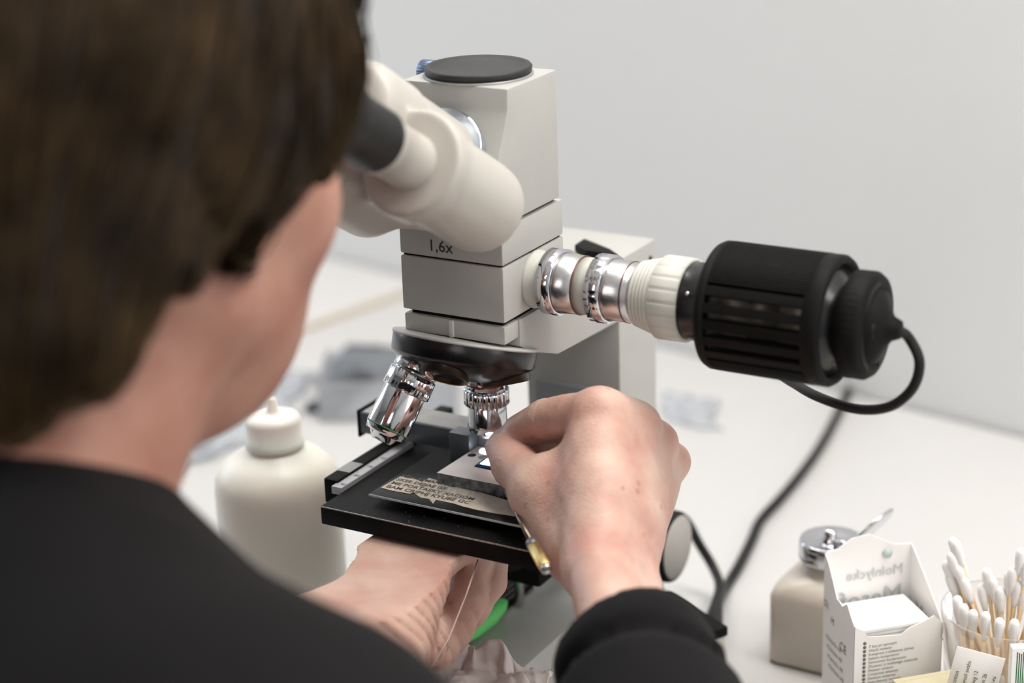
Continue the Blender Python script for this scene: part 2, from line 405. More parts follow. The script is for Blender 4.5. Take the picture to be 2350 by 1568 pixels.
# head: vertical upper band, face sloping forward below it
bm = bmesh.new()
prism(bm, [(XL, .0097, .3712), (XL, .0615, .3712), (XL, .0615, .3026), (XL, -.012, .3026), (XL, -.0105, .318), (XL, .0090, .3595)], .0624, bev=.0013)
obj('head', bm, PAINT, mic, 35)
latheo('camera_port_rim', [(0, .0286), (.0011, .0286), (.0011, .02)], (-.0315, .0355, .3710), (0, 0, 1), mat('grey_ring', (.33, .33, .33), .4, .3), mic, 64)
latheo('port_cap', [(0, .0262), (.0003, .0276), (.0030, .0280), (.0040, .0272), (.0040, .0250), (.0032, .0242), (.0031, .001)], (-.0315, .0355, .3722), (0, 0, 1), CAPM, mic, 72, label='round black plastic cap')
def knurl(n, amp): return lambda a, i: 1 + amp * (1 if math.cos(a * n) > 0 else -1)
kn = latheo('knurled_knob', [(0, .0052), (.001, .0062), (.015, .0062), (.016, .005)], (-.0635, .056, .3655), (-1, .0, 0), BLUESTEEL, mic, 72, fn=lambda a, i: 1 + .035 * math.cos(a * 24))
latheo('shaft', [(0, .0025), (.004, .0025)], (-.0615, .056, .3655), (-1, 0, 0), CHROME, kn, 16)

# --- binocular tube
inc = math.radians(31)
BD = Vector((0, -math.cos(inc), math.sin(inc)))           # up the eyepieces towards the observer
BU = Vector((0, math.sin(inc), math.cos(inc)))
def on_bino(x, t, u=0, base=Vector((0, -.0185, .3166))): return Vector((x, base.y, base.z)) + BD * t + BU * u
ring0 = Vector((-.031, 0.0045, .3475))
bn = latheo('tube_mount', [(0, .0262), (.004, .0262), (.0055, .0248)], ring0 + BD * -.006 + BU * -.012, BD, PAINT, mic, 64, label='raised round mounting boss')
latheo('clamp_ring', [(0, .0235), (.002, .0238), (.005, .0238), (.0055, .0222), (.012, .0222)], ring0 + BD * -.004 + BU * -.012, BD, [DARKST], mic, 64)
latheo('chrome_ring', [(0, .0228), (.0012, .0232), (.0024, .0228)], ring0 + BD * .0022 + BU * -.012, BD, CHROME, mic, 64)
# housing: two fat barrels bridged by a wedge, made as one implicit surface
def bino(P):
    R = np.array([[1, 0, 0], list(BU), list(BD)], np.float32).T
    d = None
    for x in (.001, -.063):
        a = np.array(on_bino(x, .010)); b = np.array(on_bino(x, .080))
        ab = (b - a) / np.linalg.norm(b - a); q = P - a.astype(np.float32); t = q @ ab.astype(np.float32)
        rad = np.linalg.norm(q - t[..., None] * ab.astype(np.float32), axis=-1) - .0232
        c = smax(smax(rad, t - .056, .004), -t - .016, .012)
        # end collar
        c2 = smax(smax(rad - .0032, t - .066, .003), .052 - t, .004)
        c = np.minimum(smin(c, c2, .002), 9)
        d = c if d is None else smin(d, c, .006)
    a = np.array(on_bino(-.031, 0, .0215)); q = P - a.astype(np.float32); ab = np.array(BD, np.float32); t = q @ ab
    rad = np.linalg.norm(q - t[..., None] * ab, axis=-1) - .0225
    rad = rad + .0012 * np.exp(-((t - .052) / .0012) ** 2) - .0012 * (t > .053)
    c = smax(rad, np.abs(t - .040) - .052, .011)
    d = smin(d, c, .004)
    q = (P - np.array(on_bino(-.031, .016, .004), np.float32)) @ R
    w = np.abs(q) - np.array([.034, .012, .024], np.float32)
    w = np.linalg.norm(np.maximum(w, 0), axis=-1) + np.minimum(w.max(-1), 0) - .005
    d = smin(d, w, .006)
    return d
V, F = surfnet(bino, (-.095, -.11, .270), (.034, .03, .41), .0013)
pyobj('binocular_housing', V, F, PAINTF, mic)
for x, lab in ((.001, 'right'), (-.063, 'left')):
    latheo('eyepiece_tube', [(0, .0190), (.004, .0190), (.007, .0140), (.040, .0132), (.041, .0146), (.046, .0146)], on_bino(x, .062), BD, PAINTF, mic, 56)
    ec = latheo('eyepiece', [(0, .0135), (.0015, .0152), (.026, .0150), (.034, .0172), (.044, .0182), (.046, .0175), (.046, .0150), (.038, .0125), (.036, .001)], on_bino(x, .106), BD, RUBBER, mic, 56, label=lab + ' black rubber eyecup')

# --- nosepiece
apex = Vector((-.031, .031, .2842)); t_, az_ = .3227, -.0798
NA = Vector((math.sin(t_) * math.sin(az_), -math.sin(t_) * math.cos(az_), -math.cos(t_)))
def nrot(ph): return (Matrix.Rotation(ph, 3, NA) @ Vector((0, 0, -1))).normalized()
nc = apex + NA * .0547
latheo('nosepiece_collar', [(-.0014, .0388), (-.0012, .0392), (0, .0392)], nc, NA, PAINT, mic, 72)
nose = latheo('nosepiece', [(-.001, .0385), (0, .0388), (.0085, .0386), (.0098, .0378), (.0165, .0285), (.0195, .0205), (.0200, .001)], nc, NA, BLACK, mic, 72, label='black revolving objective turret')
U = NA.orthogonal()
for ph in (math.radians(64), math.radians(166)):
    d = nrot(ph); o = apex + d * .0770
    latheo('objective_port', [(-.010, .0132), (.0005, .0132), (.0010, .0124), (.0010, .0112), (-.007, .0108), (-.008, .0001)], o, d, mat('port_brown', (.035, .027, .018), .3, .6), nose, 48, caps=False)
    latheo('thread', [(.0008, .0111), (.0012, .0119)], o, d, BRASS, nose, 48, caps=False)
def objective(d, o, ringm, L, r, cham, lab, letters):
    """lathed barrel along d from o; collar, knurled ring and colour ring are parts of it"""
    ob = latheo('objective', cham[1] or [(0, r * .93), (.004, r * .93), (.0045, r), (L - cham[0] - .0008, r), (L - cham[0], r * .985), (L - cham[0] * .55, r * .90), (L - cham[0] * .5, r * .70), (L - .0005, r * .50), (L, r * .46), (L, r * .22), (L - .001, .0005)], o, d, CHROME, mic, 72, label=lab)
    return ob
dW = Vector((0, 0, -1)); rw = .0115
zt = .2105
ob1 = objective(dW, (-.031, .031, zt), None, .0375, .0106, (.0075, [(0, .0100), (.0285, .0108), (.0290, .0110), (.0338, .0110), (.0345, .0104), (.0368, .0072), (.0375, .0068), (.0375, .0032), (.0366, .0004)]), 'short chrome objective pointing straight down at the plate', '')
latheo('collar', [(0, .0112), (.0005, .0116), (.0085, .0116), (.009, .0112)], (-.031, .031, zt - .0005), dW, CHROME, ob1, 72)
latheo('colour_ring', [(0, .0117), (.0008, .0117)], (-.031, .031, zt - .0062), dW, mat('red_ring', (.28, .02, .02), .3), ob1, 72, label='thin red ring')
latheo('knurled_ring', [(0, .0116), (.0006, .0122), (.0082, .0122), (.0088, .0116)], (-.031, .031, zt - .0105), dW, CHROME, ob1, 144, fn=lambda a, i: 1 + (.022 if (a * 24 / (2 * math.pi)) % 1 < .6 else -.03))
dL = nrot(math.radians(220)); oL = apex + dL * .0735
ob2 = objective(dL, oL, None, .0455, .0118, (.0075, 0), 'long chrome objective tilted out to the left', '')
latheo('collar', [(0, .0118), (.0005, .0124), (.005, .0124), (.0055, .012)], oL, dL, CHROME, ob2, 72)
latheo('knurled_ring', [(0, .0124), (.0006, .0131), (.0105, .0131), (.011, .0122)], oL + dL * .0058, dL, CHROME, ob2, 120, fn=lambda a, i: 1 + (.012 if (a * 12 / (2 * math.pi)) % 1 < .5 else -.012))
latheo('colour_ring', [(0, .01195), (.0007, .01195)], oL + dL * .0375, dL, mat('green_ring', (.02, .22, .08), .3), ob2, 72, label='thin green ring')

# --- stage
boxo('stage_plate', (-.090, -.047, .1395), (.046, .098, .150), STAGEM, mic, .0009, 2)
st = boxo('stage_guide', (-.1045, -.0225, .1395), (-.0955, .10, .1540), BLACKM, mic, .001, label='black guide rail along the left of the stage')
boxo('grey_block', (-.1043, -.0102, .1538), (-.0957, .0035, .1542), mat('rail_grey', (.34, .34, .34), .5), st, .0003)
scl = boxo('scale', (-.0965, -.0268, .1480), (-.0898, .046, .1525), mat('scale_white', (.55, .55, .58), .45), mic, .0004, label='pale graduated scale strip')
for i in range(34):
    y = -.0245 + i * .0020; l = .0028 if i % 5 == 0 else .0016
    boxo('graduation', (-.0965, y, .1524), (-.0965 + l, y + .00022, .15256), INK, scl, 0)
for i, s in enumerate(('90', '80', '70', '60')):
    text('scale_number', s, .0034, (-.0935, -.0235 + i * .0135, .1526), (1, 0, 0), (0, 1, 0), INK, scl)
boxo('worn_edge', (-.0893, -.0472, .1494), (.0455, -.0467, .1500), mat('worn_metal', (.42, .40, .37), .4, .6, var=.5, vscale=900), mic, 0, label='bright worn front edge of the stage')  # thin bright strip paints the highlight along the stage's front top edge
sb = boxo('slide_bar', (-.118, .0345, .1575), (.005, .0555, .1700), DARKST, mic, .0008, label='grey cross bar of the slide holder')
boxo('bar_top', (-.1165, .0352, .1697), (.004, .0548, .1705), mat('bar_grey', (.36, .35, .34), .6, bump=.5, bscale=500, var=.15, vscale=90), sb, .0003)
boxo('end_plate', (-.1195, .034, .155), (-.1178, .056, .1712), BLACKM, sb, .0004)
boxo('clip_block', (-.0530, .0255, .1560), (-.0400, .036, .1725), DARKST, sb, .0008)
boxo('stage_insert', (-.064, -.020, .1500), (.03, .030, .1503), mat('insert_dark', (.03, .03, .031), .3), mic, 0)
bm = bmesh.new(); rd_ = random.Random(8)
for k in range(170):
    x, y, r0 = rd_.uniform(-.088, .040), rd_.uniform(-.045, .02), rd_.choice((.00008, .00012, .00012, .00022))
    bmesh.ops.create_icosphere(bm, subdivisions=1, radius=r0, matrix=Matrix.Translation((x, y, .15005 + r0 * .5)))
o = obj('dust', bm, mat('dust', (.5, .5, .5), .9), mic); o['kind'] = 'stuff'
# stage support, condenser post, focus knobs
boxo('stage_carrier', (-.050, .05, .075), (-.012, .132, .1395), BLACKM, mic, .002)
latheo('condenser', [(0, .014), (.002, .018), (.03, .018), (.036, .022), (.046, .022)], (-.031, .036, .093), (0, 0, 1), BLACKM, mic, 48)
boxo('support_post', (-.0385, .0665, .049), (-.0345, .0715, .118), SATIN, mic, .0006, label='slim metal post under the stage')
for (x, s) in ((XR, 1), (XL, -1)):
    k = latheo('focus_knob', [(0, .0135), (.012, .0135), (.0125, .0205), (.014, .0215), (.029, .0215), (.031, .0205), (.031, .001)], (x, .1415, .0705), (s, 0, 0), RUBBER, mic, 72, fn=lambda a, i: 1 + .008 * math.cos(a * 36))
    latheo('knob_face', [(.0318, .0001), (.0318, .0188), (.0310, .0195)], (x, .1415, .0705), (s, 0, 0), mat('knob_grey', (.40, .385, .36), .5), k, 72, label='plain grey disc')
# lever on the arm top
bm = bmesh.new(); q = [at(1319, 577, z=.2495), at(1341, 562, z=.2495), at(1400, 586, z=.2495), at(1420, 600, z=.2495), at(1345, 590, z=.2495)]
prism(bm, q, .004, Vector((0, 0, 1)), .0006); obj('cover_flap', bm, BLACKM, mic, 35, label='worn black flap with yellow glue under it')
bm = bmesh.new(); q = [at(1314, 585, z=.2483), at(1340, 558, z=.2483), at(1362, 558, z=.2483), at(1372, 570, z=.2483), at(1390, 575, z=.2483), at(1420, 603, z=.2483), at(1350, 600, z=.2483)]
prism(bm, q, .0006, Vector((0, 0, 1))); obj('glue_patch', bm, mat('old_glue', (.55, .45, .22), .5, var=.3, vscale=200), mic)

# --- lamp with its coupler
AX = Vector((1, 0, 0)); A0 = Vector((0, .0341, .2651))
def seg(name, prof, m, parent, n=64, **k): return latheo(name, prof, A0, AX, m, parent, n, **k)
seg('flange', [(-.001, .0155), (.0015, .0155), (.003, .0148), (.0085, .0146)], CREAM, mic)
flute = lambda n, w, a1, ph=0: (lambda a, i: 1 + (a1 if ((a * n / (2 * math.pi)) + ph) % 1 < w else -a1))
seg('knurled_collar', [(.0086, .0150), (.0087, .0174), (.0168, .0174), (.0170, .0160)], CHROME, mic, 96, smooth=3, fn=flute(16, .84, .012))
seg('sleeve', [(.0170, .0158), (.0178, .0163), (.0190, .0158), (.0284, .0155)], SATIN, mic)
seg('seam_ring', [(.0282, .0157), (.0288, .0157)], COPPER, mic)
seg('spacer_ring', [(.0288, .0150), (.0375, .0150)], CREAM, mic)
seg('knurled_collar', [(.0370, .0150), (.0371, .0178), (.0453, .0178), (.0455, .0162)], CHROME, mic, 96, smooth=3, fn=flute(16, .84, .012, .3))
seg('sleeve', [(.0455, .0160), (.0463, .0166), (.0475, .0160), (.0624, .0157)], SATIN, mic)
seg('seam_ring', [(.0562, .01615), (.0569, .01615)], COPPER, mic)
bm = bmesh.new(); pr = [(.0615, .0165)]
for i in range(5): pr += [(.0620 + i * .0022, .0172 + i * .0006), (.0632 + i * .0022, .0174 + i * .0006), (.0637 + i * .0022, .0165 + i * .0006)]
lathe(bm, pr + [(.0745, .0190)], A0, AX, 64); obj('ribbed_ring', bm, CREAM, mic, 30)
seg('fluted_ring', [(.0738, .0200), (.0748, .0214), (.0895, .0212), (.0900, .0200)], CREAM, mic, 160, fn=flute(20, .86, .014))
seg('lamp_neck', [(.0885, .0197), (.0895, .0200), (.104, .0200), (.106, .024)], BLACK, mic)
latheo('screw', [(0, .0012), (.0008, .0010)], A0 + AX * .0955 + Vector((0, -.0175, .0095)), Vector((0, -.88, .47)), SATIN, mic, 12)
lamp = seg('lamp_housing', [(.1035, .026), (.1045, .0315), (.1065, .0325), (.1095, .0325), (.1095, .0285), (.106, .0285)], BLACKM, mic, 96, caps=False, label='black slotted lamp housing')
seg('end_ring', [(.1600, .0285), (.1600, .0325), (.1670, .0325), (.1690, .0312), (.1690, .0290), (.1650, .0275)], BLACKM, lamp, 96, caps=False)
def sector(bm, x0, x1, r0, r1, a0, a1, n=2):
    """curved bar between two angles (0 = towards the camera side -y, turning up)"""
    vs = []
    for x in (x0, x1):
        for r in (r0, r1):
            vs.append([bm.verts.new(A0 + AX * x + Vector((0, -math.cos(a0 + (a1 - a0) * k / n), math.sin(a0 + (a1 - a0) * k / n))) * r) for k in range(n + 1)])
    a, b, c, d = vs; fs = []
    for k in range(n):
        fs += [bm.faces.new((b[k], b[k + 1], d[k + 1], d[k])), bm.faces.new((a[k + 1], a[k], c[k], c[k + 1])),
               bm.faces.new((a[k], a[k + 1], b[k + 1], b[k])), bm.faces.new((c[k + 1], c[k], d[k], d[k + 1]))]
    fs += [bm.faces.new((a[0], b[0], d[0], c[0])), bm.faces.new((b[n], a[n], c[n], d[n]))]
    bmesh.ops.recalc_face_normals(bm, faces=fs)
R_ = math.radians
for lo_, hi_, nr in ((38, 142, 40), (218, 322, 40)):                      # solid, finely ribbed shells above and below
    bm = bmesh.new(); sector(bm, .108, .161, .0285, .0318, R_(lo_), R_(hi_), 40)
    for k in range(nr):
        a = R_(lo_ + (hi_ - lo_) * (k + .5) / nr); sector(bm, .1095, .160, .0312, .0326, a - .012, a + .012, 1)
    o = obj('ribbed_shell', bm, BLACKM, lamp)
for side in (0, 180):                                                    # cooling bars on each side
    for k in range(5):
        a = R_(side - 31 + 15.5 * k); bm = bmesh.new(); sector(bm, .108, .161, .0275, .0322, a - .075, a + .075, 3)
        obj('cooling_bar', bm, BLACKM, lamp)
bm = bmesh.new()
lathe(bm, [(.106, .019), (.108, .0235), (.128, .0235), (.129, .021), (.145, .021), (.146, .0245), (.163, .0245)], A0, AX, 12, fn=lambda a, i: 1)
obj('inner_core', bm, mat('scorched_metal', (.10, .085, .07), .4, .4, var=.6, vscale=60), lamp, 25)
seg('end_neck', [(.163, .0288), (.1665, .0280), (.170, .0205), (.176, .0200)], BLACK, lamp, 72)
ecap = seg('end_cap', [(.1735, .0230), (.1750, .0262), (.1840, .0264), (.1870, .0245), (.1872, .0190), (.1866, .0188), (.1868, .0180), (.1890, .0176), (.1930, .0090), (.1950, .0062), (.1990, .0045), (.1995, .003)], BLACKM, lamp, 144, fn=lambda a, i: 1 + (.008 * math.cos(a * 48) if i in (1, 2) else 0))
for a in (35, 200, 305):
    bm = bmesh.new(); sector(bm, .1868, .1876, .0205, .0222, R_(a), R_(a + 60), 8); obj('rim_mark', bm, RUBBER, ecap)
latheo('socket', [(0, .0040), (.0012, .0040), (.0012, .0030), (.0002, .0028)], A0 + AX * .1895 + Vector((0, -.012, .002)), (1, 0, 0), RUBBER, ecap, 20)
cp = [A0 + AX * .197, at(2085, 775, d=.955), at(2110, 830, d=.955), at(2095, 890, d=.96), at(2045, 932, d=.97), at(1975, 940, d=.985), at(1900, 920, d=1.0),
      at(1835, 888, d=1.03), at(1780, 840, d=1.10), at(1800, 760, d=1.25), at(1880, 740, d=1.45), at(1935, 820, d=1.58)]
tubeo('lamp_cable', cp + [at(1948, 880, z=.003)], .0026, RUBBER, lamp, 12)

# ================================================================== THINGS ON THE STAGE
gp = thing('specimen_plate', 'dark polished plate lying on the microscope stage under the pale metal plate', 'plate', (-.02, .0, .1502))
tilt = Matrix.Translation((-.067, -.034, .1565)) @ Matrix.Rotation(math.radians(-1.2), 4, 'Y') @ Matrix.Translation((.067, .034, -.1565))
boxo('plate_body', (-.067, -.034, .1550), (.034, .046, .1565), PLATEG, gp, .0002, 1)
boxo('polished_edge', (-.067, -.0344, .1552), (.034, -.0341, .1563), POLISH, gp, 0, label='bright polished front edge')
boxo('foot', (-.060, -.004, .1503), (.020, .030, .1550), BLACKM, gp, .0005)
# strip of newsprint
def pz(u, v, z=.1566): return at(u, v, z=z)
top = [(919, 1094), (952, 1100), (968, 1107), (985, 1098), (1002, 1103), (1060, 1122), (1110, 1133), (1160, 1148), (1192, 1158)]
bot = [(874, 1120), (900, 1127), (940, 1134), (948, 1131), (966, 1143), (985, 1146), (994, 1157), (1000, 1148), (1040, 1156), (1062, 1163), (1090, 1170), (1130, 1178), (1192, 1187)]
bm = bmesh.new(); prism(bm, [pz(*p) for p in bot] + [pz(*p) for p in top[::-1]], .0002, Vector((0, 0, 1)))
ns = tag(obj('newspaper_strip', bm, NEWS), 'torn strip of printed newspaper lying on the dark plate', 'paper')
x1 = Vector(pz(1150, 1172)) - Vector(pz(882, 1117)); y1 = Vector((-.08, 1, 0))
for i, (s, w) in enumerate((('BAM CRIPHJ KYUBE GC', .0050), ('ME PORTAEKY XACIOM', .0048), ('SKEE DEJJAE ISE', .0046), ('KDA APMANTYED', .0042))):
    o = Vector(pz(884 + i * 12, 1118 - i * 8, .1569)); text('print_line', s, w, o, x1, y1, INKN, ns, off=.00014)
fb = bmesh.new(); rr = random.Random(3)
for k in range(150):
    u = rr.uniform(1000, 1185); v = 1112 + (u - 1000) * .235 + rr.uniform(0, 26); p = Vector(pz(u, v, .1569))
    a = rr.uniform(.9, 1.9); q = p + Vector((math.cos(a), math.sin(a), rr.uniform(.1, .5))) * rr.uniform(.0015, .005)
    tube(fb, [p, (p + q) / 2 + Vector((0, 0, .0003)), q], .00007, 3)
o = obj('torn_fibres', fb, mat('fibre', (.45, .50, .55), .7), ns); o['kind'] = 'stuff'
# machined plate with holes and a blue chip
sp = thing('metal_plate', 'thick pale machined metal plate held flat over the dark plate', 'plate', (-.02, .01, .1566))
bm = bmesh.new()
P4 = [(-.0408, -.0072), (.020, -.0072), (.020, .0415), (-.0395, .0415)]
def hole_plate(bm, outer, holes, z0, z1):
    """plate with polygonal through holes, triangulated"""
    loops = [outer] + holes; eb = []
    for lp in loops:
        vs = [bm.verts.new((x, y, z1)) for x, y in lp]
        eb += [bm.edges.new((vs[i], vs[(i + 1) % len(vs)])) for i in range(len(vs))]
    r = bmesh.ops.triangle_fill(bm, edges=eb, use_beauty=True, use_dissolve=False)
    f = [g for g in r['geom'] if isinstance(g, bmesh.types.BMFace)]
    e = bmesh.ops.extrude_face_region(bm, geom=f)
    bmesh.ops.translate(bm, vec=(0, 0, z0 - z1), verts=[v for v in e['geom'] if isinstance(v, bmesh.types.BMVert)])
    bmesh.ops.recalc_face_normals(bm, faces=bm.faces[:])
def circ(x, y, r, n=20): return [(x + r * math.cos(2 * math.pi * k / n), y + r * math.sin(2 * math.pi * k / n)) for k in range(n)]
hA = at(1083, 1045, z=.163); hB = at(1108, 1050, z=.163)
win = [at(1088, 1071, z=.163), at(1100, 1060, z=.163), at(1150, 1057, z=.163), at(1150, 1085, z=.163)]
hole_plate(bm, P4, [circ(hA[0], hA[1], .0024), [(p[0], p[1]) for p in win]], .1566, .163)
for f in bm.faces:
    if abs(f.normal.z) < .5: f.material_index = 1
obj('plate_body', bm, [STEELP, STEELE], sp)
latheo('blind_hole', [(0, .0026), (.0001, .0026)], (hB[0], hB[1], .163), (0, 0, 1), mat('grey_disc', (.33, .32, .31), .6), sp, 20)
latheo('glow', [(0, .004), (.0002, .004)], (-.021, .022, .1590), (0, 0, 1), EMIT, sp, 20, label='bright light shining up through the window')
bc = Vector(at(1128, 1066, z=.164))
chip = boxo('specimen_chip', (bc.x - .007, bc.y - .0042, .1600), (bc.x + .008, bc.y + .0042, .1645), BLUEG, None, .0003)
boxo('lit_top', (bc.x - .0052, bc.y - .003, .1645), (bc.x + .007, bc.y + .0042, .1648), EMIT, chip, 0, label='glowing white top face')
tag(chip, 'small dark blue chip with a bright lit top, pinched by the fingertips', 'specimen')
spot = bpy.data.lights.new('illuminator', 'SPOT'); spot.energy = .15; spot.spot_size = .8; spot.shadow_soft_size = .004; spot.color = (.8, .9, 1)
so = bpy.data.objects.new('illuminator', spot); COL.objects.link(so); so.location = (-.031, .031, .1722); 

# probe
pr = thing('probe', 'thin dark metal probe with a knurled brass end against the right hand', 'tool', at(1225, 1240, d=.985))
pa, pb, pc, pd = (Vector(at(1156, 1122, d=1.025)), Vector(at(1222, 1250, d=.975)), Vector(at(1250, 1300, d=.960)), Vector(at(1257, 1314, d=.956)))
bm = bmesh.new(); tube(bm, [pa, (pa + pb) / 2, pb], [.0007, .0011, .0015], 12); obj('rod', bm, mat('gunmetal', (.20, .17, .13), .25, .9), pr, 50)
dd = (pc - pb)
latheo('ferrule', [(0, .0016), (.001, .0030), (.004, .0031), (.005, .0024)], pb - dd.normalized() * .003, dd, DARKST, pr, 32)
latheo('brass_grip', [(0, .0026), (.0005, .0030), (dd.length - .001, .0030), (dd.length, .0026)], pb + dd.normalized() * .001, dd, BRASS, pr, 80, fn=lambda a, i: 1 + .05 * math.cos(a * 20))
latheo('end_screw', [(0, .0028), (.0022, .0029), (.003, .002), (.0032, .0005)], pc + dd.normalized() * .0008, dd, SATIN, pr, 24)

# ================================================================== PERSON
A = lambda u, v, d: at(u, v, d=d)
f32 = lambda *a: np.array(a, np.float32)
J = dict(iM=A(1380, 948, 1.0), iP=A(1250, 962, 1.03), iD=A(1194, 990, 1.048), iT=A(1158, 1012, 1.060),
         mM=A(1452, 978, 1.013), mP=f32(.020, .024, .190), mD=f32(-.004, .027, .180), mT=f32(-.0145, .013, .1745),
         rM=A(1494, 1018, 1.03), rP=f32(.032, .044, .178), rD=f32(.010, .036, .1735), rT=f32(-.0035, .009, .1705),
         pM=A(1528, 1064, 1.048), pP=f32(.047, .056, .170), pD=f32(.028, .050, .167), pT=f32(.012, .034, .171),
         tT=A(1152, 1032, 1.045), tI=A(1180, 1068, 1.033), tM=A(1240, 1125, 1.008), tC=A(1330, 1265, .985),
         W=A(1415, 1345, .955), Wf=A(1480, 1560, .90))
def right_hand(P):
    j = J; u = (j['pM'] - j['iM']); u = u / np.linalg.norm(u)                 # across the knuckles
    W = j['W']; wa = W - u * .0135; wb = W + u * .0115
    wd = (W - j['Wf']) / np.linalg.norm(W - j['Wf'])
    d = smin(cone(P, wa, j['Wf'] - u * .014, .0165, .019), cone(P, wb, j['Wf'] + u * .014, .0165, .0195), .012)
    nrm = np.cross(u, (j['mM'] - W)); nrm = nrm / np.linalg.norm(nrm)
    if nrm @ (CAM - W) > 0: nrm = -nrm                                     # palm side, away from the camera
    for k, r, wr, x in (('iM', .0122, .0150, -.011), ('mM', .0120, .0150, -.002), ('rM', .0112, .0145, .006), ('pM', .0102, .0140, .012)):
        b = W + u * x + wd * .010
        d = smin(d, cone(P, b, j[k] + nrm * .0012, wr, r), .009)
        d = smin(d, cone(P, b + nrm * .008, j[k] + nrm * .008, .013, .0095), .008)
    for k, s in (('iM', .0112), ('mM', .0114), ('rM', .0106), ('pM', .0100)):   # knuckle heads
        d = smin(d, np.linalg.norm(P - (j[k] - nrm * .0018), axis=-1) - s * .96, .005)
    for a_, b_, r_ in (('iM', 'mM', .0110), ('mM', 'rM', .0106), ('rM', 'pM', .0098)):
        d = smin(d, cone(P, j[a_] + nrm * .001, j[b_] + nrm * .001, r_, r_), .006)
        mid = (j[a_] + j[b_]) / 2; d = smin(d, cone(P, mid + nrm * .001, mid * .45 + W * .55, r_, .013), .008)
    # thenar mass and thumb
    th = chain(P, [j['tC'], j['tM'], j['tI'], j['tT']], [.0185, .0142, .0112, .0088], .006)
    th = smin(th, cone(P, j['tM'], (j['iM'] * .55 + W * .45), .012, .012), .014)
    d = smin(d, th, .010)
    web = cone(P, j['tM'] * .75 + j['iM'] * .25, j['iM'] * .8 + W * .2, .0085, .010); d = smin(d, web, .010)
    for n, rs in (('i', (.0122, .0102, .0092, .0076)), ('m', (.0112, .0100, .0086, .0074)), ('r', (.0106, .0094, .0082, .0070)), ('p', (.0098, .0082, .0074, .0064))):
        c = chain(P, [j[n + x] for x in 'MPDT'], rs, .0015)
        d = smin(d, c, .0028)
    # tendons on the back, dips between the knuckles, thumb joint folds
    for k, x in (('iM', -.006), ('mM', -.001), ('rM', .004), ('pM', .008)):
        b = W + u * x - nrm * .004 + wd * .02
        d = smin(d, cone(P, b - nrm * .0042, j[k] - nrm * .0072, .0042, .0040), .009)
    d = d + .00035 * vnoise(P, 420, 1) + .0007 * vnoise(P, 110, 2)
    q = P - j['tI']; ax = (j['tT'] - j['tI']); ax = ax / np.linalg.norm(ax); t = q @ ax.astype(np.float32); rr = np.linalg.norm(q, axis=-1)
    d = d + .00035 * np.cos(t * 2600) * np.exp(-(t / .006) ** 2) * (rr < .022)
    for k in 'imrp':
        q = P - j[k + 'P']; ax = j[k + 'P'] - j[k + 'M']; ax = ax / np.linalg.norm(ax); t = q @ ax.astype(np.float32)
        d = d + .0003 * np.cos(t * 1900) * np.exp(-(t / .005) ** 2) * (np.linalg.norm(q, axis=-1) < .016)
    return d
